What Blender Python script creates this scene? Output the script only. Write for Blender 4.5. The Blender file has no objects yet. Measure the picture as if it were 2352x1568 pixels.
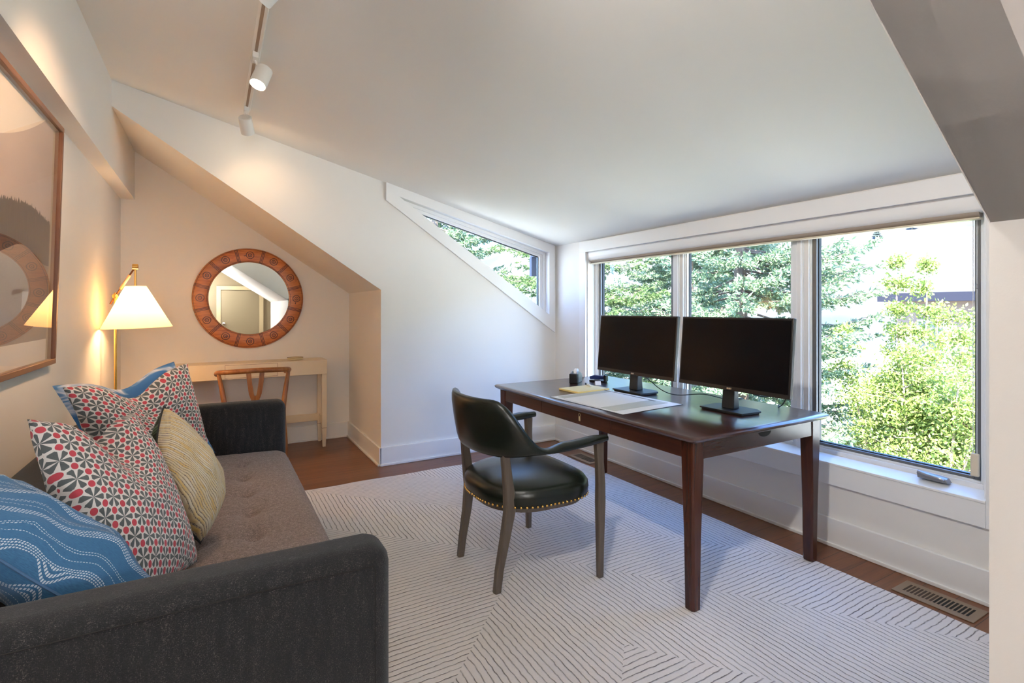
import bpy, bmesh, math, random
import numpy as np
from mathutils import Vector, Matrix, noise as mnoise
PI = math.pi
R = math.radians
random.seed(7)
S = bpy.context.scene
COL = S.collection

# ------------------------------------------------------------------ camera
cam = bpy.data.objects.new('camera_view', bpy.data.cameras.new('camera_view'))
COL.objects.link(cam)
cam.location = (0, 0, 1.30)
cam.rotation_euler = (R(90), 0, -math.atan(686 / 1190))
cam.data.sensor_width = 36
cam.data.lens = 1190 / 2352 * 36
cam.data.shift_y = -76 / 2352
cam.data.clip_start = 0.03
cam.data.clip_end = 2000
S.camera = cam
# ------------------------------------------------------------------ world, sun, exposure
W = bpy.data.worlds.new('sky')
S.world = W
W.use_nodes = True
wn = W.node_tree.nodes
wl = W.node_tree.links
wn.clear()
wo = wn.new('ShaderNodeOutputWorld')
wb = wn.new('ShaderNodeBackground')
ws = wn.new('ShaderNodeTexSky')
ws.sky_type = 'NISHITA'
ws.sun_disc = False
ws.sun_elevation = R(52)
ws.sun_rotation = R(235)
ws.altitude = 1800
ws.air_density = 1.0
ws.dust_density = 1.5
wm = wn.new('ShaderNodeMixRGB'); wm.blend_type = 'MULTIPLY'; wm.inputs[0].default_value = 1.0
wm.inputs[2].default_value = (0.76, 0.95, 1.30, 1)
wl.new(ws.outputs[0], wm.inputs[1]); wl.new(wm.outputs[0], wb.inputs[0])
wb.inputs[1].default_value = 0.86
wl.new(wb.outputs[0], wo.inputs[0])
sl = bpy.data.lights.new('sun', 'SUN')
sl.energy = 22.0
sl.angle = R(0.6)
sl.color = (1.0, 0.96, 0.90)
sun = bpy.data.objects.new('sun', sl)
COL.objects.link(sun)
sun.rotation_euler = Vector((-0.50, -0.42, 0.76)).to_track_quat('Z', 'Y').to_euler()
S.view_settings.view_transform = 'Standard'
S.view_settings.look = 'None'
S.view_settings.gamma = 1
S.view_settings.exposure = 1.48
S.view_settings.use_curve_mapping = False
cy = S.cycles
cy.use_denoising = True
cy.max_bounces = 10
cy.diffuse_bounces = 6
cy.glossy_bounces = 4
cy.transmission_bounces = 6
cy.transparent_max_bounces = 8
cy.sample_clamp_indirect = 8
cy.caustics_reflective = False
cy.caustics_refractive = False

# ------------------------------------------------------------------ object helpers
def tag(o, label=None, cat=None, group=None, kind=None):
    if label: o['label'] = label
    if cat: o['category'] = cat
    if group: o['group'] = group
    if kind: o['kind'] = kind
    return o

def thing(name, label, cat, loc=(0, 0, 0), rz=0, group=None):
    o = bpy.data.objects.new(name, None)
    COL.objects.link(o)
    o.location = loc
    o.rotation_euler = (0, 0, rz)
    o.empty_display_size = 0.1
    return tag(o, label, cat, group)

def obj(name, bm, mats, parent=None, smooth=False, bevel=0, seg=2, subsurf=0, kind=None, ang=35):
    if isinstance(bm, bmesh.types.BMesh):
        me = bpy.data.meshes.new(name)
        bmesh.ops.recalc_face_normals(bm, faces=bm.faces)
        bm.to_mesh(me)
        bm.free()
    else:
        me = bm
    o = bpy.data.objects.new(name, me)
    COL.objects.link(o)
    for m in (mats if isinstance(mats, (list, tuple)) else [mats]):
        me.materials.append(m)
    if parent: o.parent = parent
    if bevel:
        b = o.modifiers.new('b', 'BEVEL')
        b.width = bevel
        b.segments = seg
        b.limit_method = 'ANGLE'
        b.angle_limit = R(35)
        b.harden_normals = False
    if subsurf:
        s = o.modifiers.new('s', 'SUBSURF')
        s.levels = s.render_levels = subsurf
    if smooth or bevel or subsurf:
        for p in me.polygons: p.use_smooth = True
        if not subsurf and ang < 180:
            e = o.modifiers.new('w', 'EDGE_SPLIT') if False else None
            try:
                me.set_sharp_from_angle(angle=R(ang))
            except Exception:
                pass
    if kind: o['kind'] = kind
    return o

def struct(name, bm, m, **k):
    return obj(name, bm, m, kind='structure', **k)

def NB(): return bmesh.new()

def box(bm, x0, x1, y0, y1, z0, z1, mi=0):
    v = [bm.verts.new(p) for p in ((x0, y0, z0), (x1, y0, z0), (x1, y1, z0), (x0, y1, z0), (x0, y0, z1), (x1, y0, z1), (x1, y1, z1), (x0, y1, z1))]
    for f in ((3, 2, 1, 0), (4, 5, 6, 7), (0, 1, 5, 4), (1, 2, 6, 5), (2, 3, 7, 6), (3, 0, 4, 7)):
        bm.faces.new([v[i] for i in f]).material_index = mi
    return bm

def B(*a): return box(NB(), *a)

def prism(bm, pts, axis, a, b, mi=0):
    """polygon pts (2D) extruded along axis ('x': pts are (y,z); 'y': (x,z); 'z': (x,y)) from a to b"""
    def P(p, t):
        return {'x': (t, p[0], p[1]), 'y': (p[0], t, p[1]), 'z': (p[0], p[1], t)}[axis]
    A = [bm.verts.new(P(p, a)) for p in pts]
    C = [bm.verts.new(P(p, b)) for p in pts]
    bm.faces.new(A).material_index = mi
    bm.faces.new(C[::-1]).material_index = mi
    n = len(pts)
    for i in range(n):
        bm.faces.new([A[i], A[(i + 1) % n], C[(i + 1) % n], C[i]]).material_index = mi
    return bm

def rings(bm, loops, close=True, caps=True, mi=0):
    L = [[bm.verts.new(p) for p in lp] for lp in loops]
    n = len(L[0])
    for a, b in zip(L, L[1:]):
        for i in range(n if close else n - 1):
            bm.faces.new([a[i], a[(i + 1) % n], b[(i + 1) % n], b[i]]).material_index = mi
    if caps:
        bm.faces.new(L[0][::-1]).material_index = mi
        bm.faces.new(L[-1]).material_index = mi
    return bm

def tube(bm, pts, r, n=10, flat=1.0, mi=0):
    pts = [Vector(p) for p in pts]
    rs = r if isinstance(r, (list, tuple)) else [r] * len(pts)
    loops = []
    prev = None
    for i, p in enumerate(pts):
        t = (pts[min(i + 1, len(pts) - 1)] - pts[max(i - 1, 0)]).normalized()
        if prev is None:
            up = Vector((0, 0, 1)) if abs(t.z) < 0.9 else Vector((1, 0, 0))
            a = t.cross(up).normalized()
        else:
            a = (prev - t * prev.dot(t)).normalized()
        prev = a
        b = t.cross(a)
        loops.append([p + a * (math.cos(2 * PI * k / n) * rs[i]) + b * (math.sin(2 * PI * k / n) * rs[i] * flat) for k in range(n)])
    return rings(bm, loops, mi=mi)

def lathe(bm, prof, c=(0, 0, 0), n=32, axis='z', mi=0, caps=True):
    def P(r, h, k):
        a = 2 * PI * k / n
        x, y = r * math.cos(a), r * math.sin(a)
        if axis == 'z': return (c[0] + x, c[1] + y, c[2] + h)
        if axis == 'y': return (c[0] + x, c[1] + h, c[2] + y)
        return (c[0] + h, c[1] + x, c[2] + y)
    return rings(bm, [[P(max(r, 1e-4), h, k) for k in range(n)] for r, h in prof], caps=caps, mi=mi)

def spline(pts, n=8):
    P = [Vector(p) for p in pts]
    P = [P[0] * 2 - P[1]] + P + [P[-1] * 2 - P[-2]]
    out = []
    for i in range(1, len(P) - 2):
        for k in range(n):
            t = k / n
            a, b, c, d = P[i - 1:i + 3]
            out.append(0.5 * ((2 * b) + (c - a) * t + (2 * a - 5 * b + 4 * c - d) * t * t + (3 * b - a - 3 * c + d) * t ** 3))
    out.append(P[-2])
    return out

def copy_tree(o, parent=None):
    c = o.copy()
    COL.objects.link(c)
    c.parent = parent
    for ch in list(o.children): copy_tree(ch, c)
    return c

# ------------------------------------------------------------------ material helpers
class N:
    def __init__(s, name):
        s.m = bpy.data.materials.new(name)
        s.m.use_nodes = True
        s.t = s.m.node_tree
        s.p = s.t.nodes['Principled BSDF']
        s.out = s.t.nodes['Material Output']
    def n(s, typ, **k):
        x = s.t.nodes.new('ShaderNode' + typ)
        for a, b in k.items(): setattr(x, a, b)
        return x
    def set(s, node, i, v):
        sock = node.inputs[i]
        if isinstance(v, bpy.types.NodeSocket): s.t.links.new(v, sock)
        elif isinstance(v, (tuple, list)) and sock.type == 'RGBA' and len(v) == 3: sock.default_value = (*v, 1)
        else: sock.default_value = v
    def ma(s, op, a, b=None, c=None, clamp=False):
        x = s.n('Math', operation=op, use_clamp=clamp)
        s.set(x, 0, a)
        if b is not None: s.set(x, 1, b)
        if c is not None: s.set(x, 2, c)
        return x.outputs[0]
    def mix(s, f, a, b, mode='MIX'):
        x = s.n('MixRGB', blend_type=mode)
        s.set(x, 0, f); s.set(x, 1, a); s.set(x, 2, b)
        return x.outputs[0]
    def co(s, which='Object'):
        if not hasattr(s, '_c'): s._c = s.n('TexCoord')
        return s._c.outputs[which]
    def mapv(s, v, scale=(1, 1, 1), rot=(0, 0, 0), loc=(0, 0, 0)):
        x = s.n('Mapping')
        s.set(x, 0, v)
        x.inputs[1].default_value = loc; x.inputs[2].default_value = rot; x.inputs[3].default_value = scale
        return x.outputs[0]
    def noise(s, v, scale=5, detail=3, rough=0.5, out=0, dist=0):
        x = s.n('TexNoise')
        s.set(x, 'Vector', v)
        x.inputs['Scale'].default_value = scale; x.inputs['Detail'].default_value = detail
        x.inputs['Roughness'].default_value = rough; x.inputs['Distortion'].default_value = dist
        return x.outputs[out]
    def ramp(s, f, stops, interp='LINEAR'):
        x = s.n('ValToRGB')
        s.set(x, 0, f)
        r = x.color_ramp
        r.interpolation = interp
        while len(r.elements) < len(stops): r.elements.new(0.5)
        for e, (p, c) in zip(r.elements, stops):
            e.position = p
            e.color = (*c, 1) if len(c) == 3 else c
        return x.outputs[0]
    def sep(s, v):
        x = s.n('SeparateXYZ'); s.set(x, 0, v)
        return x.outputs
    def bump(s, h, strength=0.3, dist=0.01):
        x = s.n('Bump')
        x.inputs['Strength'].default_value = strength; x.inputs['Distance'].default_value = dist
        s.set(x, 'Height', h)
        s.t.links.new(x.outputs[0], s.p.inputs['Normal'])
        return x
    def base(s, c): s.set(s.p, 'Base Color', c); return s
    def f(s, **k):
        for a, v in k.items():
            s.set(s.p, {'rough': 'Roughness', 'metal': 'Metallic', 'spec': 'Specular IOR Level', 'coat': 'Coat Weight', 'coatr': 'Coat Roughness', 'sheen': 'Sheen Weight', 'em': 'Emission Color', 'es': 'Emission Strength', 'trans': 'Transmission Weight', 'sss': 'Subsurface Weight'}[a], v)
        return s

def plain(name, c, rough=0.5, **k):
    return N(name).base(c).f(rough=rough, **k).m

M = {}
def wallmat(name, c, sc=220, st=0.12, rough=0.65):
    n = N(name)
    n.base(n.mix(n.noise(n.co(), 3, 2), c, tuple(x * 0.975 for x in c)))
    n.f(rough=rough)
    n.bump(n.noise(n.co(), sc, 3, 0.6), st, 0.002)
    return n.m
M['wall'] = wallmat('painted plaster', (0.80, 0.785, 0.76))
M['ceil'] = wallmat('painted ceiling', (0.80, 0.795, 0.775))
M['trim'] = plain('white trim paint', (0.83, 0.83, 0.83), 0.35)
M['frame'] = plain('white window frame', (0.80, 0.80, 0.80), 0.35)
M['sash'] = plain('grey sash', (0.20, 0.20, 0.20), 0.4, metal=0.4)
M['gasket'] = plain('black gasket', (0.012, 0.016, 0.018), 0.5)
M['taupe'] = plain('taupe shade cloth', (0.36, 0.30, 0.25), 0.8)
M['brass'] = plain('brushed brass', (0.72, 0.43, 0.12), 0.25, metal=1.0)
M['bronze'] = plain('dark bronze', (0.16, 0.07, 0.03), 0.4, metal=0.8)
M['black'] = plain('black plastic', (0.010, 0.010, 0.011), 0.35)
M['blackmatte'] = plain('matt black', (0.012, 0.013, 0.014), 0.5)
M['screen'] = plain('dark screen', (0.003, 0.003, 0.004), 0.3, spec=0.10)
M['cream'] = plain('cream lacquer', (0.72, 0.62, 0.47), 0.38)
M['white'] = plain('white plastic', (0.75, 0.76, 0.78), 0.4)
M['grey'] = plain('grey metal', (0.33, 0.33, 0.34), 0.35, metal=0.6)
M['darkslot'] = plain('dark slot', (0.008, 0.007, 0.006), 0.8)
M['vent'] = plain('brown register metal', (0.27, 0.20, 0.145), 0.5, metal=0.1)
M['trackwhite'] = plain('white lamp metal', (0.78, 0.77, 0.74), 0.4)
M['trackdark'] = plain('track slot', (0.28, 0.20, 0.15), 0.5)
M['chrome'] = plain('polished metal', (0.75, 0.75, 0.76), 0.15, metal=1.0)
M['blue'] = plain('navy plastic', (0.015, 0.03, 0.13), 0.35)
M['yellowpad'] = plain('yellow pad', (0.78, 0.62, 0.25), 0.7)
M['navy'] = plain('dark paper edge', (0.02, 0.025, 0.04), 0.5)
M['stitch'] = plain('pale blue stitching', (0.05, 0.12, 0.24), 0.8)
M['eave'] = plain('slate fascia', (0.08, 0.085, 0.12), 0.7)

def glassmat(name, tint=(1, 1, 1), refl=1.0):
    n = N(name)
    tr = n.n('BsdfTransparent'); n.set(tr, 0, tint)
    gl = n.n('BsdfGlossy'); gl.inputs['Roughness'].default_value = 0.0
    fr = n.n('Fresnel'); fr.inputs[0].default_value = 1.45
    mx = n.n('MixShader')
    ge = n.n('NewGeometry')
    n.set(mx, 0, n.ma('MULTIPLY', n.ma('MULTIPLY', fr.outputs[0], refl), n.ma('SUBTRACT', 1.0, ge.outputs['Backfacing'])))
    n.t.links.new(tr.outputs[0], mx.inputs[1]); n.t.links.new(gl.outputs[0], mx.inputs[2])
    n.t.links.new(mx.outputs[0], n.out.inputs[0])
    return n.m
M['glass'] = glassmat('window glass', (0.97, 1.0, 0.985))
M['picglass'] = glassmat('picture glass', (1, 1, 1), 1.15)
M['mirror'] = plain('mirror silver', (0.86, 0.88, 0.85), 0.0, metal=1.0)

# floor: planks running along x
n = N('walnut floor planks')
x, y, z = n.sep(n.co())[0:3]
PWID = 0.127
row = n.ma('FLOOR', n.ma('DIVIDE', y, PWID))
rv = n.n('TexWhiteNoise', noise_dimensions='1D'); n.set(rv, 'W', row)
xs = n.ma('ADD', x, n.ma('MULTIPLY', rv.outputs[0], 1.7))
seg = n.ma('FLOOR', n.ma('DIVIDE', xs, 1.4))
cmb = n.n('CombineXYZ'); n.set(cmb, 0, seg); n.set(cmb, 1, row)
pv = n.n('TexWhiteNoise', noise_dimensions='2D'); n.set(pv, 'Vector', cmb.outputs[0])
cv = n.n('CombineXYZ'); n.set(cv, 0, x); n.set(cv, 1, y); n.set(cv, 2, pv.outputs[0])
g1 = n.noise(n.mapv(cv.outputs[0], (2.2, 26, 9)), 1.0, 5, 0.6, dist=0.6)
g2 = n.noise(n.mapv(cv.outputs[0], (14, 160, 3)), 1.0, 3)
c1 = n.ramp(g1, [(0.25, (0.105, 0.030, 0.009)), (0.5, (0.20, 0.062, 0.017)), (0.78, (0.30, 0.105, 0.032))])
c2 = n.mix(n.ma('MULTIPLY', g2, 0.45), c1, (0.06, 0.024, 0.012))
c3 = n.mix(n.ma('MULTIPLY', pv.outputs[0], 0.4), c2, (0.23, 0.105, 0.05))
edge = n.ma('LESS_THAN', n.ma('ABSOLUTE', n.ma('SUBTRACT', n.ma('FRACT', n.ma('DIVIDE', y, PWID)), 0.5)), 0.49)
n.base(n.mix(edge, (0.03, 0.014, 0.008), c3)).f(rough=0.34)
n.bump(n.ma('ADD', n.ma('MULTIPLY', g2, 0.3), edge), 0.25, 0.002)
M['floor'] = n.m

# desk wood / chair wood
def wood(name, dark, mid, light, axis=0, sc=1.0, rough=0.25, coat=0.0, bumpst=0.05):
    n = N(name)
    s = [22 * sc, 22 * sc, 22 * sc]
    s[axis] = 1.6 * sc
    g = n.noise(n.mapv(n.co(), tuple(s)), 1.0, 5, 0.6, dist=0.8)
    g2 = n.noise(n.mapv(n.co(), tuple(v * 7 for v in s)), 1.0, 2)
    c = n.ramp(g, [(0.28, dark), (0.5, mid), (0.75, light)])
    n.base(n.mix(n.ma('MULTIPLY', g2, 0.35), c, dark)).f(rough=rough, coat=coat, coatr=0.20)
    n.bump(g2, bumpst, 0.001)
    return n.m
M['mahog_y'] = wood('mahogany along', (0.020, 0.0055, 0.0035), (0.050, 0.014, 0.0075), (0.095, 0.027, 0.013), 1, rough=0.3, coat=0.8)
M['mahog_x'] = wood('mahogany across', (0.020, 0.0055, 0.0035), (0.050, 0.014, 0.0075), (0.095, 0.027, 0.013), 0)
M['mahog_z'] = wood('mahogany upright', (0.020, 0.0055, 0.0035), (0.055, 0.015, 0.008), (0.095, 0.027, 0.013), 2)
M['oak'] = wood('oiled oak', (0.17, 0.055, 0.014), (0.31, 0.115, 0.032), (0.42, 0.19, 0.065), 2, rough=0.35)
M['legwood'] = wood('grey brown ash', (0.062, 0.045, 0.034), (0.110, 0.085, 0.064), (0.15, 0.12, 0.095), 2, rough=0.38)
M['walnut'] = wood('walnut frame', (0.10, 0.042, 0.022), (0.20, 0.09, 0.05), (0.29, 0.15, 0.09), 2, rough=0.35)
M['walnut_y'] = wood('walnut frame rail', (0.10, 0.042, 0.022), (0.20, 0.09, 0.05), (0.29, 0.15, 0.09), 1, rough=0.35)

# leather
n = N('green black leather')
v = n.n('TexVoronoi'); n.set(v, 'Vector', n.co()); v.inputs['Scale'].default_value = 420
n.base(n.mix(n.noise(n.co(), 9, 3), (0.0025, 0.0048, 0.0026), (0.0075, 0.011, 0.0060))).f(rough=0.27, spec=0.55)
n.bump(n.ma('ADD', n.ma('MULTIPLY', v.outputs[0], 0.4), n.noise(n.co(), 14, 3)), 0.25, 0.002)
M['leather'] = n.m

# sofa weave
def weave(name, dark, mid, light, sc=1.0, rough=0.85, st=0.5):
    n = N(name)
    c = n.co()
    a = n.noise(n.mapv(c, (420 * sc, 420 * sc, 150 * sc)), 1.0, 1, 0.5)
    b = n.noise(n.mapv(c, (140 * sc, 420 * sc, 430 * sc)), 1.0, 1, 0.5)
    big = n.noise(n.mapv(c, (60, 60, 9)), 1.0, 3, 0.6)
    h = n.ma('MAXIMUM', a, b)
    fl = n.ma('ADD', n.ma('MULTIPLY', h, 0.8), n.ma('MULTIPLY', big, 0.25))
    n.base(n.ramp(fl, [(0.50, dark), (0.64, mid), (0.80, light)])).f(rough=rough, sheen=0.12)
    n.bump(h, st, 0.003)
    return n.m
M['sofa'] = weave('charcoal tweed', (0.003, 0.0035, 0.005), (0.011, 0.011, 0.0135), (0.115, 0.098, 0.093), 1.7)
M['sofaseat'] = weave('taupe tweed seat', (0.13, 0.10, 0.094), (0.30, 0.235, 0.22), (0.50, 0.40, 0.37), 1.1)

# rug
n = N('cream carved rug')
c0 = n.co()
wob = n.noise(n.mapv(c0, (5, 5, 5)), 1.0, 3)
wob2 = n.noise(n.mapv(c0, (28, 28, 28)), 1.0, 2)
wj = n.ma('ADD', n.ma('MULTIPLY', n.ma('SUBTRACT', wob, 0.5), 0.020), n.ma('MULTIPLY', n.ma('SUBTRACT', wob2, 0.5), 0.010))
x, y, z = n.sep(c0)[0:3]
qq = n.ma('SUBTRACT', x, y)
qs = n.ma('ADD', qq, 0.93)
pp = n.ma('ADD', n.ma('ADD', x, y), n.ma('MULTIPLY', n.ma('MAXIMUM', qs, 0.0), 0.13))
A = n.ma('GREATER_THAN', qs, 0.0)
par = n.ma('ADD', n.ma('ADD', n.ma('GREATER_THAN', pp, 3.75), n.ma('GREATER_THAN', pp, 4.46)), n.ma('GREATER_THAN', pp, 5.20))
low = n.ma('MULTIPLY', n.ma('LESS_THAN', pp, 2.98), n.ma('GREATER_THAN', qq, -0.14))
tot = n.ma('ADD', n.ma('ADD', A, par), low)
dirY = n.ma('GREATER_THAN', n.ma('MODULO', n.ma('ADD', tot, 0.01), 2.0), 0.5)
xw = n.ma('ADD', x, wj); yw = n.ma('ADD', y, wj)
cd = n.ma('ADD', n.ma('MULTIPLY', xw, dirY), n.ma('MULTIPLY', yw, n.ma('SUBTRACT', 1.0, dirY)))
al = n.ma('ADD', n.ma('MULTIPLY', y, dirY), n.ma('MULTIPLY', x, n.ma('SUBTRACT', 1.0, dirY)))
SP = 0.0262
fr = n.ma('ABSOLUTE', n.ma('SUBTRACT', n.ma('FRACT', n.ma('DIVIDE', cd, SP)), 0.5))
gro = n.ma('SMOOTH_MIN', 1.0, n.ma('MULTIPLY', n.ma('SUBTRACT', 0.5, fr), 7.0), 0.2)   # 0 in groove
li = n.ma('FLOOR', n.ma('DIVIDE', cd, SP))
cmb = n.n('CombineXYZ'); n.set(cmb, 0, n.ma('MULTIPLY', al, 30)); n.set(cmb, 1, n.ma('MULTIPLY', li, 3.7)); n.set(cmb, 2, dirY)
dash = n.noise(cmb.outputs[0], 1.0, 3, 0.65)
cmb2 = n.n('CombineXYZ'); n.set(cmb2, 0, n.ma('MULTIPLY', al, 3)); n.set(cmb2, 1, n.ma('MULTIPLY', li, 1.3))
dash2 = n.noise(cmb2.outputs[0], 1.0, 2)
dk = n.ma('MULTIPLY', n.ma('SUBTRACT', n.ma('ADD', dash, n.ma('MULTIPLY', dash2, 0.8)), 0.62), 2.6, clamp=True)
line = n.ma('MULTIPLY', n.ma('LESS_THAN', n.ma('SUBTRACT', 0.5, fr), 0.072), dk)
soft = n.ma('MULTIPLY', n.ma('SUBTRACT', 1.0, gro, clamp=True), 0.16)
pile = n.noise(n.mapv(c0, (240, 240, 240)), 1.0, 2)
bc = n.mix(n.noise(n.mapv(c0, (1.7, 1.7, 1.7)), 1.0, 2), (0.76, 0.71, 0.68), (0.70, 0.66, 0.635))
bc = n.mix(n.ma('MULTIPLY', pile, 0.22), bc, (0.48, 0.44, 0.41))
bc = n.mix(soft, bc, (0.30, 0.26, 0.23))
n.base(n.mix(n.ma('MULTIPLY', line, 0.85), bc, (0.075, 0.060, 0.050))).f(rough=0.95, sheen=0.2)
n.bump(n.ma('ADD', gro, n.ma('MULTIPLY', pile, 0.25)), 0.55, 0.006)
M['rug'] = n.m

# geometric pillow cloth (UV in metres)
def geo_cloth():
    n = N('red dot and grey petal print')
    uv = n.mapv(n.co('UV'), (1 / 0.060, 1 / 0.060, 1), rot=(0, 0, R(18)))
    S3 = math.sqrt(3)
    def cell(off):
        vx = n.n('VectorMath', operation='ADD'); n.set(vx, 0, uv); vx.inputs[1].default_value = (100 + off, S3 * (60 + off), 0)
        md = n.n('VectorMath', operation='MODULO'); n.set(md, 0, vx.outputs[0]); md.inputs[1].default_value = (1, S3, 1)
        sb = n.n('VectorMath', operation='SUBTRACT'); n.set(sb, 0, md.outputs[0]); sb.inputs[1].default_value = (0.5, S3 / 2, 0)
        o = n.sep(sb.outputs[0])
        ln = n.ma('SQRT', n.ma('ADD', n.ma('MULTIPLY', o[0], o[0]), n.ma('MULTIPLY', o[1], o[1])))
        return o[0], o[1], ln
    ax, ay, al_ = cell(0)
    bx, by, bl_ = cell(0.5)
    k = n.ma('LESS_THAN', al_, bl_)
    k1 = n.ma('SUBTRACT', 1.0, k)
    gx = n.ma('ADD', n.ma('MULTIPLY', ax, k), n.ma('MULTIPLY', bx, k1))
    gy = n.ma('ADD', n.ma('MULTIPLY', ay, k), n.ma('MULTIPLY', by, k1))
    r = n.ma('MINIMUM', al_, bl_)
    th = n.ma('ADD', n.ma('ARCTAN2', gy, gx), PI * 4)
    # vertex directions (red dots) at 30+60k
    a = n.ma('SUBTRACT', n.ma('MODULO', th, PI / 3), PI / 6)
    qx = n.ma('SUBTRACT', n.ma('MULTIPLY', r, n.ma('COSINE', a)), 0.577)
    qy = n.ma('MULTIPLY', r, n.ma('SINE', a))
    dd = n.ma('SQRT', n.ma('ADD', n.ma('MULTIPLY', qx, qx), n.ma('MULTIPLY', qy, qy)))
    red = n.ma('LESS_THAN', dd, 0.150)
    aa = n.ma('ABSOLUTE', a)
    wedge = n.ma('MULTIPLY', n.ma('GREATER_THAN', aa, 0.20), n.ma('MULTIPLY', n.ma('GREATER_THAN', dd, 0.205), n.ma('LESS_THAN', n.ma('MULTIPLY', r, n.ma('COSINE', n.ma('SUBTRACT', PI / 6, aa))), 0.44)))
    thr = n.noise(n.mapv(n.co('UV'), (900, 900, 1)), 1.0, 1)
    c = n.mix(wedge, (0.72, 0.69, 0.68), (0.085, 0.105, 0.115))
    c = n.mix(red, c, n.mix(n.noise(uv, 0.9, 1), (0.50, 0.035, 0.05), (0.60, 0.05, 0.10)))
    n.base(n.mix(n.ma('MULTIPLY', thr, 0.15), c, (0.3, 0.28, 0.27))).f(rough=0.85, sheen=0.15)
    n.bump(n.ma('ADD', n.ma('MULTIPLY', thr, 0.5), n.noise(n.mapv(n.co('UV'), (14, 14, 1)), 1.0, 3)), 0.25, 0.006)
    return n.m
M['geo'] = geo_cloth()

def blue_cloth():
    n = N('indigo cloth with stitched waves')
    uv = n.co('UV')
    o = n.sep(uv)
    sn = n.ma('SINE', n.ma('MULTIPLY', o[1], 42))
    wv = n.ma('MULTIPLY', sn, 0.010)
    w2 = n.ma('MULTIPLY', n.ma('SUBTRACT', n.noise(n.mapv(uv, (7, 7, 1)), 1.0, 2), 0.5), 0.035)
    X = n.ma('ADD', n.ma('ADD', o[0], wv), w2)
    P_ = 0.115
    ph = n.ma('MULTIPLY', n.ma('FRACT', n.ma('DIVIDE', X, P_)), P_)
    band = None
    for cpos, wid in ((0.014, 0.0016), (0.020, 0.0016), (0.026, 0.0016), (0.032, 0.0016), (0.058, 0.0009), (0.078, 0.0009), (0.084, 0.0009)):
        b = n.ma('LESS_THAN', n.ma('ABSOLUTE', n.ma('SUBTRACT', ph, cpos)), wid)
        band = b if band is None else n.ma('MAXIMUM', band, b)
    st = n.ma('GREATER_THAN', n.ma('FRACT', n.ma('MULTIPLY', n.ma('ADD', o[1], n.ma('MULTIPLY', ph, 0.4)), 165)), 0.38)
    thr = n.noise(n.mapv(uv, (800, 90, 1)), 1.0, 1)
    bc = n.mix(thr, (0.018, 0.085, 0.20), (0.045, 0.17, 0.34))
    n.base(n.mix(n.ma('MULTIPLY', n.ma('MULTIPLY', band, st), 0.8), bc, (0.60, 0.66, 0.74))).f(rough=0.85, sheen=0.2)
    n.bump(n.ma('ADD', n.ma('MULTIPLY', band, 0.8), n.ma('ADD', n.ma('MULTIPLY', thr, 0.3), n.noise(n.mapv(uv, (10, 16, 1)), 1.0, 3))), 0.35, 0.006)
    return n.m
M['bluecloth'] = blue_cloth()
n = N('blue and white marbled cloth')
m1 = n.noise(n.mapv(n.co('UV'), (5, 16, 1)), 1.0, 3, 0.5, dist=1.3)
n.base(n.ramp(m1, [(0.44, (0.045, 0.17, 0.42)), (0.52, (0.16, 0.30, 0.52)), (0.58, (0.62, 0.66, 0.74)), (0.66, (0.10, 0.25, 0.48))])).f(rough=0.85)
M['marble'] = n.m
n = N('yellow corded knit')
uv = n.co('UV')
o = n.sep(uv)
wn2 = n.noise(n.mapv(uv, (6, 4, 1)), 1.0, 2)
Y_ = n.ma('ADD', o[1], n.ma('MULTIPLY', wn2, 0.05))
ROW = 0.0115
rw = n.ma('FRACT', n.ma('DIVIDE', Y_, ROW))
ri = n.ma('FLOOR', n.ma('DIVIDE', Y_, ROW))
h = n.ma('SINE', n.ma('MULTIPLY', rw, PI))
cm = n.n('CombineXYZ'); n.set(cm, 0, n.ma('MULTIPLY', o[0], 9)); n.set(cm, 1, n.ma('MULTIPLY', ri, 2.3))
sel = n.noise(cm.outputs[0], 1.0, 3)
cm2 = n.n('CombineXYZ'); n.set(cm2, 0, n.ma('MULTIPLY', o[0], 170)); n.set(cm2, 1, n.ma('MULTIPLY', ri, 5.3))
fle = n.noise(cm2.outputs[0], 1.0, 1)
bc = n.ramp(sel, [(0.38, (0.76, 0.70, 0.58)), (0.52, (0.72, 0.60, 0.38)), (0.66, (0.72, 0.50, 0.18))])
gap = n.ma('LESS_THAN', h, 0.45)
gc = n.mix(n.ma('GREATER_THAN', fle, 0.55), (0.52, 0.42, 0.26), (0.16, 0.13, 0.15))
n.base(n.mix(gap, bc, gc)).f(rough=0.9, sheen=0.2)
n.bump(n.ma('ADD', h, n.ma('MULTIPLY', fle, 0.4)), 0.5, 0.006)
M['yellow'] = n.m
n = N('dark green leaf print')
n.base(n.ramp(n.noise(n.mapv(n.co('UV'), (6, 60, 1), rot=(0, 0, 0.6)), 1.0, 2), [(0.4, (0.010, 0.020, 0.012)), (0.55, (0.03, 0.07, 0.03)), (0.66, (0.22, 0.30, 0.18))])).f(rough=0.7)
M['green'] = n.m

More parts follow.
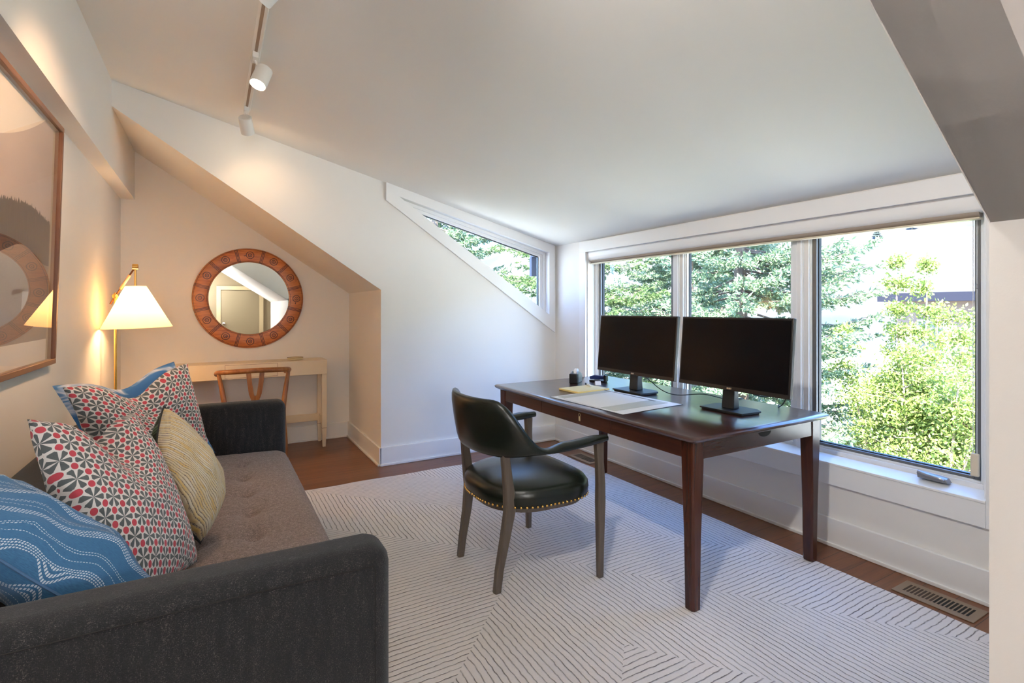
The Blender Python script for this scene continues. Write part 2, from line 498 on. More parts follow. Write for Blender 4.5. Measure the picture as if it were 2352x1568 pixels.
# ------------------------------------------------------------------ shell of the room
def zc(x): return 2.653 - 0.2496 * x       # dormer ceiling
def zr(x): return 2.250 - 0.6640 * x       # main roof underside
YB, YF, YA, XW, XK = 4.25, 0.376, 5.41, 2.95, 1.20
XL, XU = -0.675, -0.578
struct('floor', B(-0.9, 3.1, -3.1, 5.55, -0.15, 0.0), M['floor'])
struct('ceiling', prism(NB(), [(-0.85, zc(-0.85)), (3.30, zc(3.30)), (3.30, zc(3.30) + 0.16), (-0.85, zc(-0.85) + 0.16)], 'y', YF - 0.15, YB + 0.13), M['ceil'])
def roof_poly(x0, x1): return [(x0, zr(x0)), (x1, zr(x1)), (x1, zr(x1) + 0.19), (x0, zr(x0) + 0.19)]
struct('ceiling_alcove', prism(NB(), roof_poly(-0.80, 1.55), 'y', YB + 0.005, YA + 0.14), M['ceil'])
struct('ceiling_front', prism(NB(), roof_poly(-0.80, 1.55), 'y', -3.12, YF), M['ceil'])
struct('wall_left', B(XL - 0.14, XL, -3.1, YA + 0.12, 0, 2.40), M['wall'])
struct('wall_left_upper', B(XL - 0.14, XU, -3.1, YA + 0.12, 2.222, 3.0), M['wall'])
struct('wall_alcove', B(XL - 0.14, XK + 0.12, YA, YA + 0.12, 0, 2.9), M['wall'])
struct('wall_alcove_side', B(XK, XK + 0.12, YB + 0.12, YA + 0.12, 0, zr(XK) + 0.03), M['wall'])
struct('wall_knee', B(XK, XK + 0.12, -3.1, YF, 0, zr(XK) + 0.03), M['wall'])
bm = NB()
TA, TB, TC = (1.347, 2.237), (2.861, 1.850), (2.861, 1.240)
b0, b1 = YB, YB + 0.12
e_ = 0.02
for poly in ([(XU - 0.01, zr(XU)), (XK, zr(XK)), (XK, zc(XK) + e_), (XU - 0.01, zc(XU) + e_)],
             [(XK, 0), (TA[0], 0), (TA[0], zc(TA[0]) + e_), (XK, zc(XK) + e_)],
             [(TA[0], 0), (TC[0], 0), TC, TA],
             [TA, TB, (TB[0], zc(TB[0]) + e_), (TA[0], zc(TA[0]) + e_)],
             [(TB[0], 0), (XW + 0.15, 0), (XW + 0.15, zc(XW)), (TB[0], zc(TB[0]) + e_)]):
    prism(bm, poly, 'y', b0, b1)
struct('wall_back', bm, M['wall'])
bm = NB()
for poly in ([(XU, zr(XU)), (XK, zr(XK)), (XK, zc(XK) + e_), (XU, zc(XU) + e_)],
             [(XK + 0.12, 0), (XW + 0.15, 0), (XW + 0.15, zc(XW)), (XK + 0.12, zc(XK + 0.12) + e_)],
             [(XK, zr(XK)), (XK + 0.12, zr(XK)), (XK + 0.12, zc(XK + 0.12) + e_), (XK, zc(XK) + e_)]):
    prism(bm, poly, 'y', YF - 0.12, YF - 0.002)
struct('wall_cheek', bm, M['wall'])
WY0, WY1, WZ0, WZ1 = 0.93, 3.75, 0.455, 1.812
bm = NB()
box(bm, XW, XW + 0.15, YF - 0.12, YB + 0.12, 0, WZ0)
box(bm, XW, XW + 0.15, YF - 0.12, YB + 0.12, WZ1, 1.99)
box(bm, XW, XW + 0.15, WY1, YB + 0.12, WZ0, WZ1)
box(bm, XW, XW + 0.15, YF - 0.12, WY0, WZ0, WZ1)
struct('wall_window', bm, M['wall'])
struct('wall_rear', B(-0.82, 1.32, -3.1, -2.98, 0, 2.9), wallmat('tan plaster', (0.20, 0.15, 0.085)))
# door in the wall behind the camera (shows in the mirror)
d1 = thing('door_1', None, None, (0.55, -2.98, 0)); d1['kind'] = 'structure'
bm = NB()
box(bm, -0.40, 0.40, 0, 0.03, 0, 1.72)
obj('door_panel', bm, plain('tan door paint', (0.22, 0.17, 0.10), 0.5), d1, bevel=0.004)
bm = NB()
box(bm, -0.49, -0.40, 0, 0.045, 0, 1.82); box(bm, 0.40, 0.49, 0, 0.045, 0, 1.82); box(bm, -0.40, 0.40, 0, 0.045, 1.73, 1.82)
obj('door_casing', bm, plain('tan casing paint', (0.40, 0.31, 0.18), 0.5), d1, bevel=0.003)
obj('door_handle', lathe(NB(), [(0.004, 0.03), (0.012, 0.032), (0.012, 0.06), (0.028, 0.065), (0.028, 0.09), (0.01, 0.10)], (-0.34, 0, 0.95), 16, 'y'), M['chrome'], d1, smooth=True)

# baseboards
def base_run(name, x0, x1, y0, y1, nx, ny, h=0.152):
    """board against a wall; (nx,ny) points into the room"""
    bm = NB()
    t, sx = 0.018, 0.030
    def seg(t0, t1, z0, z1):
        X0, X1, Y0, Y1 = x0, x1, y0, y1
        if nx > 0: X0, X1 = x0 + t0, x0 + t1
        if nx < 0: X0, X1 = x0 - t1, x0 - t0
        if ny > 0: Y0, Y1 = y0 + t0, y0 + t1
        if ny < 0: Y0, Y1 = y0 - t1, y0 - t0
        box(bm, X0, X1, Y0, Y1, z0, z1)
    seg(0, t, 0, h)
    seg(t, sx, 0, 0.019)
    return struct(name, bm, M['trim'], bevel=0.003)
base_run('baseboard_back', XK - 0.012, XW, YB, YB, 0, -1)
base_run('baseboard_window', XW, XW, YF, YB, -1, 0)
base_run('baseboard_alcove_back', XL, XK, YA, YA, 0, -1)
base_run('baseboard_alcove_side', XK, XK, YB - 0.018, YA, -1, 0)
base_run('baseboard_left', XL, XL, -2.98, YA, 1, 0)
base_run('baseboard_knee', XK, XK, -2.98, YF, -1, 0)

# ------------------------------------------------------------------ window trim (casings, apron, stool)
bm = NB()
T = 0.020
box(bm, XW - T, XW, WY0 - 0.09, WY1 + 0.09, WZ1, 1.909)
box(bm, XW - T, XW, WY1, WY1 + 0.09, 0.335, WZ1)
box(bm, XW - T, XW, WY0 - 0.09, WY0, 0.335, WZ1)
box(bm, XW - T, XW, WY0, WY1, 0.335, WZ0)
struct('trim_1', bm, M['trim'], bevel=0.002)
bm = NB()
prism(bm, [(XW - T - 0.004, WZ0), (3.02, WZ0 + 0.02), (3.10, WZ0 + 0.02), (3.10, WZ0 - 0.005), (XW - T - 0.004, WZ0 - 0.012)], 'y', WY0, WY1)
box(bm, XW + 0.001, 3.10, WY1 - 0.012, WY1, WZ0, WZ1)
box(bm, XW + 0.001, 3.10, WY0, WY0 + 0.012, WZ0, WZ1)
box(bm, XW + 0.001, 3.10, WY0, WY1, WZ1 - 0.010, WZ1)
struct('trim_2', bm, M['trim'], bevel=0.002)
# trim round the triangular window
bm = NB()
def zt_(x): return 3.025 - 0.6696 * x
ty0, ty1 = YB - 0.022, YB
OL = [(1.238, zc(1.238) - 0.001), (XW - T - 0.001, zc(XW - T) - 0.001), (XW - T - 0.001, zt_(XW - T)), (1.238, zt_(1.238))]
prism(bm, [OL[0], OL[1], TB, TA], 'y', ty0, ty1)
prism(bm, [OL[1], OL[2], TC, TB], 'y', ty0, ty1)
prism(bm, [OL[2], OL[3], TA, TC], 'y', ty0, ty1)
prism(bm, [OL[3], OL[0], TA], 'y', ty0, ty1)
struct('trim_3', bm, M['trim'])

# ------------------------------------------------------------------ windows
def window_unit(name, y0, y1, sash):
    w = thing(name, None, None, (3.03, (y0 + y1) / 2, 0)); w['kind'] = 'structure'
    h = (y1 - y0) / 2
    z0, z1 = WZ0 + 0.015, WZ1 - 0.008
    def ring(bm, xa, xb, yh, za, zb, t):
        box(bm, xa, xb, -yh, -yh + t, za, zb); box(bm, xa, xb, yh - t, yh, za, zb)
        box(bm, xa, xb, -yh + t, yh - t, za, za + t); box(bm, xa, xb, -yh + t, yh - t, zb - t, zb)
    bm = NB()
    ring(bm, 0.0, 0.07, h, z0, z1, 0.028)
    ring(bm, 0.012, 0.07, h - 0.028, z0 + 0.028, z1 - 0.028, 0.012)
    obj('window_frame', bm, M['frame'], w, bevel=0.0015)
    bm = NB()
    ring(bm, 0.018, 0.062, h - 0.040, z0 + 0.030, z1 - 0.040, 0.024 if sash else 0.012)
    s = obj('sash', bm, M['sash'] if sash else M['frame'], w, bevel=0.0015)
    bm = NB()
    k = 0.064 if sash else 0.052
    ring(bm, 0.036, 0.060, h - k, z0 + 0.012 + (0.042 if sash else 0.032), z1 - k, 0.005)
    obj('gasket', bm, M['gasket'], s)
    obj('pane', B(0.046, 0.050, -h + k, h - k, z0 + k - 0.01, z1 - k), M['glass'], w)
    return w
window_unit('window_1', 2.775, 3.738, True)
window_unit('window_2', 1.835, 2.735, False)
window_unit('window_3', 0.942, 1.795, True)
bm = NB()
for a, b in ((2.735, 2.775), (1.795, 1.835)):
    box(bm, 3.022, 3.10, a, b, WZ0 + 0.015, WZ1 - 0.008)
    box(bm, 3.012, 3.022, a + 0.008, b - 0.008, WZ0 + 0.015, WZ1 - 0.008)
struct('trim_4', bm, M['frame'], bevel=0.0015)
# triangular window: nested rings of frame, gasket, pane
w = thing('window_4', None, None, (0, 0, 0)); w['kind'] = 'structure'
def tri_in(t1, t2=None, t3=None):
    """triangle TA TB TC moved inward: t1 top edge, t2 right edge, t3 slope edge"""
    t2 = t1 if t2 is None else t2; t3 = t1 if t3 is None else t3
    sa, sb = (TB[1] - TA[1]) / (TB[0] - TA[0]), (TC[1] - TA[1]) / (TC[0] - TA[0])
    top = lambda x: TA[1] + sa * (x - TA[0]) - t1 * math.hypot(1, sa)
    slo = lambda x: TA[1] + sb * (x - TA[0]) + t3 * math.hypot(1, sb)
    xr = TB[0] - t2
    xl = TA[0] + (t1 * math.hypot(1, sa) + t3 * math.hypot(1, sb)) / (sa - sb)
    return [(xl, top(xl)), (xr, top(xr)), (xr, slo(xr))]
def tri_ring(a, b, ya, yb):
    bm = NB()
    for i in range(3):
        j = (i + 1) % 3
        prism(bm, [a[i], a[j], b[j], b[i]], 'y', ya, yb)
    return bm
T0, T1, T2, T3 = tri_in(0), tri_in(0.026, 0.030, 0.004), tri_in(0.052, 0.062, 0.008), tri_in(0.058, 0.068, 0.010)
obj('window_frame', tri_ring(T0, T1, YB + 0.045, YB + 0.12), M['frame'], w)
sh = obj('sash', tri_ring(T1, T2, YB + 0.060, YB + 0.115), M['frame'], w)
obj('gasket', tri_ring(T2, T3, YB + 0.080, YB + 0.105), M['gasket'], sh)
obj('pane', prism(NB(), T2, 'y', YB + 0.090, YB + 0.094), M['glass'], w)

# roller shade, cord, crank
rs = thing('roller_shade', 'long white roller shade cassette rolled up under the window header', 'roller shade', (2.995, 2.35, 1.80))
prof = [(-0.044, 0.006), (-0.044, -0.030), (-0.040, -0.052), (-0.030, -0.066), (-0.012, -0.070), (0.030, -0.070), (0.030, 0.006)]
obj('cassette', prism(NB(), prof, 'y', -1.40, 1.388), M['trim'], rs, smooth=True, ang=50)
obj('rolled_fabric', lathe(NB(), [(0.024, -1.385), (0.024, 1.375)], (-0.004, 0, -0.066), 20, 'y'), M['taupe'], rs, smooth=True)['label'] = 'taupe rolled cloth'
obj('hem_bar', B(-0.030, 0.018, -1.388, 1.378, -0.099, -0.090), M['cream'], rs, bevel=0.003)
cc = thing('shade_cord', 'thin looped pull cord hanging at the right edge of the big window', 'cord', (3.005, 0.99, 0.62))
obj('loop', tube(tube(NB(), [(0, -0.006, 0), (0, -0.006, 1.10)], 0.0014, 6), [(0, 0.008, 0), (0, 0.008, 1.10)], 0.0014, 6), M['white'], cc, smooth=True)
obj('connector', lathe(NB(), [(0.001, -0.012), (0.004, -0.008), (0.004, 0.008), (0.001, 0.012)], (0, -0.006, 0.78), 10), M['grey'], cc, smooth=True)
obj('tensioner', B(-0.008, 0.008, -0.015, 0.017, -0.085, 0.02), M['cream'], cc, bevel=0.006, seg=3)
ch = thing('window_crank', 'grey folding crank handle on the sill of the right window', 'window handle', (2.985, 1.14, 0.478))
obj('housing', prism(NB(), [(-0.062, 0.0), (0.062, 0.0), (0.066, 0.026), (-0.05, 0.020)], 'x', -0.012, 0.03), M['grey'], ch, bevel=0.003)
obj('handle', tube(NB(), spline([(-0.016, -0.045, 0.012), (-0.020, -0.03, 0.020), (-0.020, 0.02, 0.024), (-0.018, 0.058, 0.032)], 5), [0.006] * 16, 8), M['grey'], ch, smooth=True)

# ------------------------------------------------------------------ floor items
bm = NB()
gx, gy = 60, 76
X0, X1, Y0, Y1 = -0.02, 2.665, 0.42, 3.915
def rugz(x, y): return 0.011 + 0.002 * mnoise.noise(Vector((x * 3, y * 3, 0)))
top = [[None] * (gy + 1) for _ in range(gx + 1)]
bot = [[None] * (gy + 1) for _ in range(gx + 1)]
for i in range(gx + 1):
    for j in range(gy + 1):
        x = X0 + (X1 - X0) * i / gx; y = Y0 + (Y1 - Y0) * j / gy
        if i in (0, gx): x += 0.006 * mnoise.noise(Vector((y * 5, 1, 0)))
        if j == gy: y += 0.022 * mnoise.noise(Vector((x * 2.2, 3, 0))) + 0.006 * mnoise.noise(Vector((x * 14, 3, 0)))
        top[i][j] = bm.verts.new((x, y, rugz(x, y)))
        bot[i][j] = bm.verts.new((x, y, 0.0005))
for i in range(gx):
    for j in range(gy):
        bm.faces.new([top[i][j], top[i + 1][j], top[i + 1][j + 1], top[i][j + 1]])
for i in range(gx):
    for j in (0, gy): bm.faces.new([top[i][j], top[i + 1][j], bot[i + 1][j], bot[i][j]])
for j in range(gy):
    for i in (0, gx): bm.faces.new([top[i][j], top[i][j + 1], bot[i][j + 1], bot[i][j]])
tag(obj('area_rug', bm, M['rug'], smooth=True), 'large cream wool rug with thin dark chevron lines under the desk', 'rug')

def register(name, x0, x1, y0, y1, label, half=True):
    v = thing(name, label, 'floor vent', ((x0 + x1) / 2, (y0 + y1) / 2, 0))
    a, b = (x1 - x0) / 2, (y1 - y0) / 2
    obj('plate', B(-a, a, -b, b, 0.0, 0.005), M['vent'], v, bevel=0.002)
    bm = NB(); bm2 = NB()
    nsl = 17
    for i in range(nsl):
        y = b * 0.82 - (i + 0.5) * (1.64 * b / nsl)
        (box(bm2 if (i < 8) else bm, -a * 0.55, a * 0.55, y - 0.0042, y + 0.0042, 0.0045, 0.0056))
    obj('louvre', bm, M['darkslot'], v)
    obj('damper', bm2, plain('brown damper', (0.055, 0.032, 0.018), 0.6), v)['label'] = 'brown half of the slots'
    return v
register('floor_register', 2.716, 2.868, 0.90, 1.20, 'brown metal floor vent by the wall near the right window corner')
register('floor_register', 2.716, 2.868, 3.42, 3.72, 'brown metal floor vent in the far corner behind the desk')

# ------------------------------------------------------------------ desk
DX0, DX1, DY0, DY1, DZ = 1.712, 2.722, 1.470, 3.235, 0.765
dk = thing('writing_desk', 'long dark mahogany desk with tapered legs standing on the rug by the windows', 'desk', ((DX0 + DX1) / 2, (DY0 + DY1) / 2, 0.012))
hx, hy_, tz = (DX1 - DX0) / 2, (DY1 - DY0) / 2, DZ - 0.012
bm = NB()
loops = []
for ins, z in ((0.022, tz - 0.030), (0.010, tz - 0.024), (0.003, tz - 0.017), (0.0, tz - 0.010), (0.004, tz - 0.004), (0.012, tz)):
    a, b, c = hx - ins, hy_ - ins, 0.02
    loops.append([(-a + c, -b, z), (a - c, -b, z), (a - c * 0.3, -b + c * 0.3, z), (a, -b + c, z), (a, b - c, z), (a - c * 0.3, b - c * 0.3, z), (a - c, b, z), (-a + c, b, z), (-a + c * 0.3, b - c * 0.3, z), (-a, b - c, z), (-a, -b + c, z), (-a + c * 0.3, -b + c * 0.3, z)])
obj('desk_top', rings(bm, loops), M['mahog_y'], dk, smooth=True, ang=28)
ax, ay = hx - 0.040, hy_ - 0.040
az0, az1 = 0.645, tz - 0.030
bm = NB()
box(bm, ax - 0.02, ax, -ay, ay, az0, az1)
obj('apron', bm, M['mahog_y'], dk)
bm = NB()
box(bm, -ax + 0.006, -ax + 0.026, -ay, ay, az0, az1)
obj('apron', bm, M['mahog_y'], dk)
bm = NB()
box(bm, -ax + 0.01, ax - 0.01, -ay + 0.001, -ay + 0.02, az0, az1)
obj('apron', bm, M['mahog_x'], dk)
bm = NB()
box(bm, -ax + 0.01, ax - 0.01, ay - 0.02, ay - 0.001, az0, az1)
obj('apron', bm, M['mahog_x'], dk)
for i, (a, b) in enumerate(((-ay + 0.055, -0.322), (-0.318, 0.318), (0.322, ay - 0.055))):
    d = obj('drawer', B(-ax, -ax + 0.008, a, b, az0 + 0.003, az1 - 0.002), M['mahog_y'], dk, bevel=0.0012)
    if i == 1:
        bm = NB()
        lathe(bm, [(0.0075, 0), (0.010, 0.0005), (0.010, 0.002), (0.0075, 0.0025), (0.0075, 0)], (-ax - 0.002, -0.06, az0 + 0.055), 18, 'x', caps=False)
        box(bm, -ax - 0.0015, -ax, -0.067, -0.053, az0 + 0.022, az0 + 0.047)
        obj('keyhole_plate', bm, plain('aged ivory inlay', (0.45, 0.38, 0.22), 0.4), d)
# finger notch in the near short side
pts = [(0.09 * math.cos(PI + PI * k / 14) * 0.5, 0.022 * math.sin(PI + PI * k / 14)) for k in range(15)]
obj('finger_notch', prism(NB(), [(p[0] + 0.02, az1 - 0.012 + p[1]) for p in pts], 'y', -ay - 0.0006, -ay + 0.004), M['darkslot'], dk)
for sx in (-1, 1):
    for sy in (-1, 1):
        bm = NB()
        lp = []
        for z, w_ in ((0, 0.023), (0.004, 0.026), (0.30, 0.029), (0.62, 0.033), (az1, 0.034)):
            c = 0.010 if z < 0.5 else 0.003
            cx_, cy_ = sx * (ax - 0.030), sy * (ay - 0.030)
            lp.append([(cx_ + p[0], cy_ + p[1], z) for p in ((-w_ + c, -w_), (w_ - c, -w_), (w_, -w_ + c), (w_, w_ - c), (w_ - c, w_), (-w_ + c, w_), (-w_, w_ - c), (-w_, -w_ + c))])
        obj('leg', rings(bm, lp), M['mahog_z'], dk)

# ------------------------------------------------------------------ monitors
def monitor(y0, y1, ybase, label):
    w_, hgt = y1 - y0, 0.372
    m = thing('computer_monitor', label, 'monitor', (2.345, ybase, DZ))
    ob = (y0 + y1) / 2 - ybase
    tilt = R(5)
    def TR(x, y, z):
        zz = z - 0.30
        return (-0.062 + x * math.cos(tilt) + zz * math.sin(tilt), ob + y, 0.30 + zz * math.cos(tilt) - x * math.sin(tilt))
    def tbox(bm, x0, x1, a, b, z0, z1):
        n0 = len(bm.verts); box(bm, x0, x1, a, b, z0, z1); bm.verts.ensure_lookup_table()
        for v in list(bm.verts)[n0:]: v.co = TR(*v.co)
        return bm
    zb, zt2 = 0.118, 0.118 + hgt
    obj('casing', tbox(NB(), 0.0, 0.022, -w_ / 2, w_ / 2, zb, zt2), M['black'], m, bevel=0.003)
    bm = NB()
    tbox(bm, 0.022, 0.050, -w_ * 0.32, w_ * 0.32, zb + 0.06, zt2 - 0.06)
    obj('rear_cover', bm, M['blackmatte'], m, bevel=0.01)
    obj('screen', tbox(NB(), -0.0012, 0.001, -w_ / 2 + 0.010, w_ / 2 - 0.010, zb + 0.021, zt2 - 0.010), M['screen'], m)
    bm = NB()
    for k, dy in enumerate((-0.014, -0.0085, -0.003, 0.003, 0.0085)):
        tbox(bm, -0.0008, 0.0, dy - 0.0016, dy + 0.0016, zb + 0.006, zb + 0.0145)
    obj('maker_mark', bm, M['chrome'], m)
    # neck
    bm = NB()
    lp = []
    for z, a, b, xo in ((0.014, 0.030, 0.038, 0.0), (0.07, 0.026, 0.036, 0.0), (0.19, 0.020, 0.035, 0.004), (0.30, 0.016, 0.034, 0.006)):
        lp.append([(xo - a, -b, z), (xo + a, -b + 0.008, z), (xo + a, b - 0.008, z), (xo - a, b, z)])
    obj('neck', rings(bm, lp), M['blackmatte'], m, bevel=0.006)
    bm = NB()
    prism(bm, [(-0.088, -0.128), (0.055, -0.135), (0.088, -0.095), (0.088, 0.11), (0.055, 0.140), (-0.088, 0.128)], 'z', 0.006, 0.0145)
    prism(bm, [(-0.082, -0.120), (0.050, -0.127), (0.080, -0.09), (0.080, 0.10), (0.050, 0.130), (-0.082, 0.120)], 'z', 0.0, 0.006)
    obj('base', bm, M['blackmatte'], m, bevel=0.0015)
    return m
m1 = monitor(1.408, 2.055, 1.775, 'black flat monitor standing on the desk, nearest the open corner')
m2 = monitor(2.092, 2.770, 2.475, 'black flat monitor standing on the desk, closest to the tape dispenser')
def cord(name, pts, r, label):
    return tag(obj(name, tube(NB(), spline(pts, 7), r, 7), M['blackmatte'], None, smooth=True), label, 'cable')
cord('power_cable', [(2.345, 2.475 - 0.03, 0.90), (2.41, 2.42, 0.84), (2.44, 2.34, 0.785), (2.44, 2.22, 0.775), (2.50, 2.08, 0.795), (2.60, 1.99, 0.769), (2.70, 1.98, 0.768), (2.735, 1.98, 0.74), (2.735, 1.98, 0.60)], 0.0028, 'black cable curving over the desk from the monitor by the tape dispenser')
cord('power_cable', [(2.345, 1.775 - 0.03, 0.90), (2.42, 1.72, 0.86), (2.48, 1.67, 0.842), (2.58, 1.63, 0.845), (2.62, 1.66, 0.80), (2.64, 1.70, 0.769), (2.70, 1.74, 0.768), (2.737, 1.75, 0.74), (2.737, 1.75, 0.60)], 0.0028, 'black cable hanging behind the monitor at the open corner of the desk')

# ------------------------------------------------------------------ desk top things
ps = thing('drawing_sheets', 'stack of large white and grey paper sheets lying on the desk', 'papers', (2.01, 2.31, DZ))
def sheet(name, pts, z, mt, t=0.0008):
    return obj(name, prism(NB(), [(x - 2.01, y - 2.31) for x, y in pts], 'z', z, z + t), mt, ps)
paper = N('white paper'); paper.base(paper.mix(paper.ma('MULTIPLY', paper.noise(paper.mapv(paper.co(), (300, 8, 1)), 1.0, 2), 0.10), (0.74, 0.76, 0.80), (0.35, 0.36, 0.4))).f(rough=0.7)
gpaper = plain('grey paper', (0.46, 0.49, 0.49), 0.7)
sheet('folder', [(1.758, 2.592), (2.236, 2.650), (2.262, 2.018), (1.776, 1.975)], 0.0, M['navy'], 0.0015)
sheet('sheet', [(1.764, 2.588), (2.232, 2.642), (2.256, 2.024), (1.786, 1.980)], 0.0016, paper.m)
sheet('sheet', [(1.80, 2.570), (2.205, 2.622), (2.218, 2.09), (1.800, 2.06)], 0.0026, gpaper)['label'] = 'grey sheet under the top page'
sheet('sheet', [(1.785, 2.490), (2.195, 2.540), (2.198, 2.205), (1.785, 2.165)], 0.0036, paper.m)
sheet('binding_strip', [(2.198, 2.625), (2.206, 2.626), (2.195, 2.160), (2.187, 2.160)], 0.0046, M['navy'])
pd = thing('legal_pad', 'yellow paper pad lying on the desk beside the white sheets', 'notepad', (2.105, 2.705, DZ), R(4))
obj('pages', B(-0.135, 0.135, -0.095, 0.095, 0.0, 0.012), M['yellowpad'], pd, bevel=0.002)
obj('top_page', B(-0.134, 0.134, -0.094, 0.094, 0.0121, 0.0128), plain('pale yellow page', (0.80, 0.72, 0.45), 0.7), pd)
td = thing('tape_dispenser', 'black and grey tape dispenser standing on the far end of the desk', 'tape dispenser', (2.285, 3.03, DZ), R(38))
side = [(-0.075, 0.0), (0.075, 0.0), (0.078, 0.030), (0.060, 0.055), (0.030, 0.066), (-0.020, 0.078), (-0.062, 0.070), (-0.078, 0.045)]
obj('body', prism(NB(), [(a, b * 1.05) for a, b in side], 'y', -0.026, -0.019), M['grey'], td, bevel=0.002)
obj('body', prism(NB(), [(a, b * 1.05) for a, b in side], 'y', 0.019, 0.026), M['grey'], td, bevel=0.002)
obj('base', B(-0.078, 0.078, -0.025, 0.025, 0.0, 0.028), M['black'], td, bevel=0.003)
obj('end_block', B(-0.082, -0.045, -0.030, 0.030, 0.0, 0.068), M['black'], td, bevel=0.004)
obj('tape_roll', lathe(NB(), [(0.014, -0.010), (0.036, -0.010), (0.036, 0.010), (0.014, 0.010), (0.014, -0.010)], (0.005, 0, 0.062), 28, 'y', caps=False), M['white'], td, smooth=True)
stp = thing('stapler', 'navy blue stapler behind the yellow pad on the desk', 'stapler', (2.44, 2.97, DZ), R(25))
obj('base', B(-0.018, 0.018, -0.065, 0.065, 0.0, 0.010), M['black'], stp, bevel=0.003)
obj('arm', prism(NB(), [(-0.065, 0.022), (0.060, 0.014), (0.066, 0.034), (0.03, 0.046), (-0.055, 0.044)], 'x', -0.015, 0.015), M['blue'], stp, bevel=0.004)
obj('hinge', B(-0.019, 0.019, -0.070, -0.050, 0.006, 0.052), M['black'], stp, bevel=0.003)
cl = thing('binder_clip', 'small white and black clip beside the yellow pad', 'clip', (2.33, 2.84, DZ), R(-30))
obj('clip_body', prism(NB(), [(-0.018, 0.0), (0.018, 0.0), (0.004, 0.026), (-0.004, 0.026)], 'x', -0.02, 0.02), M['white'], cl, bevel=0.002)
obj('wire_arm', tube(NB(), [(-0.016, 0, 0.022), (-0.018, 0.03, 0.034), (0.018, 0.03, 0.034), (0.016, 0, 0.022)], 0.0018, 6), M['black'], cl)
pen = thing('marker_pen', 'short white marker pen with dark cap lying on the yellow pad', 'pen', (2.19, 2.77, DZ + 0.0205), R(70))
obj('barrel', lathe(NB(), [(0.003, -0.055), (0.0065, -0.050), (0.007, 0.020), (0.005, 0.022)], (0, 0, 0), 14, 'x'), M['white'], pen, smooth=True)
obj('cap', lathe(NB(), [(0.0075, 0.018), (0.0075, 0.050), (0.004, 0.056)], (0, 0, 0), 14, 'x'), M['black'], pen, smooth=True)

# ------------------------------------------------------------------ leather armchair
ac = thing('desk_armchair', 'dark green leather desk armchair with brass nails facing the desk', 'armchair', (1.36, 2.272, 0.012))
bm = NB()
# swept back and arms
plan = spline([(0.290, 0.322, 0), (0.10, 0.325, 0), (-0.080, 0.312, 0), (-0.195, 0.250, 0), (-0.262, 0.130, 0), (-0.280, 0.0, 0), (-0.262, -0.130, 0), (-0.195, -0.250, 0), (-0.080, -0.312, 0), (0.10, -0.325, 0), (0.290, -0.322, 0)], 6)
nP = len(plan)
def smooth01(t): t = max(0, min(1, t)); return t * t * (3 - 2 * t)
lp = []
for i, p in enumerate(plan):
    s = abs(2 * i / (nP - 1) - 1)          # 0 centre of back, 1 arm tip
    k = 1 - smooth01((s - 0.30) / 0.34)    # 1 in back, 0 in arm
    t = (plan[min(i + 1, nP - 1)] - plan[max(i - 1, 0)]).normalized()
    out = Vector((t.y, -t.x, 0))
    if out.dot(Vector((p.x - 0.05, p.y, 0))) < 0: out = -out
    tip = smooth01((s - 0.90) / 0.10)
    z0 = 0.628 + 0.020 * (1 - k) + 0.012 * smooth01((s - 0.7) / 0.3) 
    z1 = 0.690 + 0.205 * k + 0.010 * smooth01((s - 0.75) / 0.2) - 0.020 * smooth01((0.74 - s) / 0.1) * (1 - k)
    wi = 0.030 - 0.004 * k
    wi *= 1 - 0.35 * tip
    zc_ = (z0 + z1) / 2
    hh = (z1 - z0) / 2 * (1 - 0.25 * tip)
    ring_ = []
    for j in range(16):
        a = 2 * PI * j / 16
        cx_, cz_ = math.cos(a), math.sin(a)
        ex = abs(cx_) ** 0.75 * (1 if cx_ > 0 else -1)
        ez = abs(cz_) ** (0.55 if k > 0.3 else 0.8) * (1 if cz_ > 0 else -1)
        lean = 0.040 * k * (ez * 0.5 + 0.5)
        belly = 0.010 * k * (1 - ez * ez)
        q = p + out * (ex * wi + lean + (belly if cx_ < 0 else 0))
        ring_.append((q.x, q.y, zc_ + ez * hh - 0.018))
    lp.append(ring_)
obj('backrest', rings(bm, lp), M['leather'], ac, smooth=True, ang=80)
# seat cushion
def seat_outline(n=56, grow=0.0):
    out = []
    for k in range(n):
        a = 2 * PI * k / n
        c, s_ = math.cos(a), math.sin(a)
        r = 1 / ((abs(c) ** 3.2 + abs(s_) ** 3.2) ** (1 / 3.2))
        x = 0.276 * r * c
        wy = 0.290 + 0.024 * c
        if c < 0: wy = 0.290 - 0.075 * (abs(r * c)) ** 2.2
        out.append((x * (1 + grow) + 0.012, wy * r * s_ * (1 + grow)))
    return out
bm = NB()
lp = []
for g, z in ((-0.02, 0.372), (0.0, 0.376), (0.012, 0.395), (0.020, 0.418), (0.012, 0.440), (-0.03, 0.458), (-0.12, 0.472), (-0.30, 0.484), (-0.55, 0.491), (-0.80, 0.494)):
    lp.append([(x, y, z) for x, y in seat_outline(grow=g)])
obj('seat', rings(bm, lp), M['leather'], ac, smooth=True, ang=80)
obj('seat_rail', rings(NB(), [[(x, y, z) for x, y in seat_outline(grow=-0.10)] for z in (0.348, 0.378)]), M['legwood'], ac)
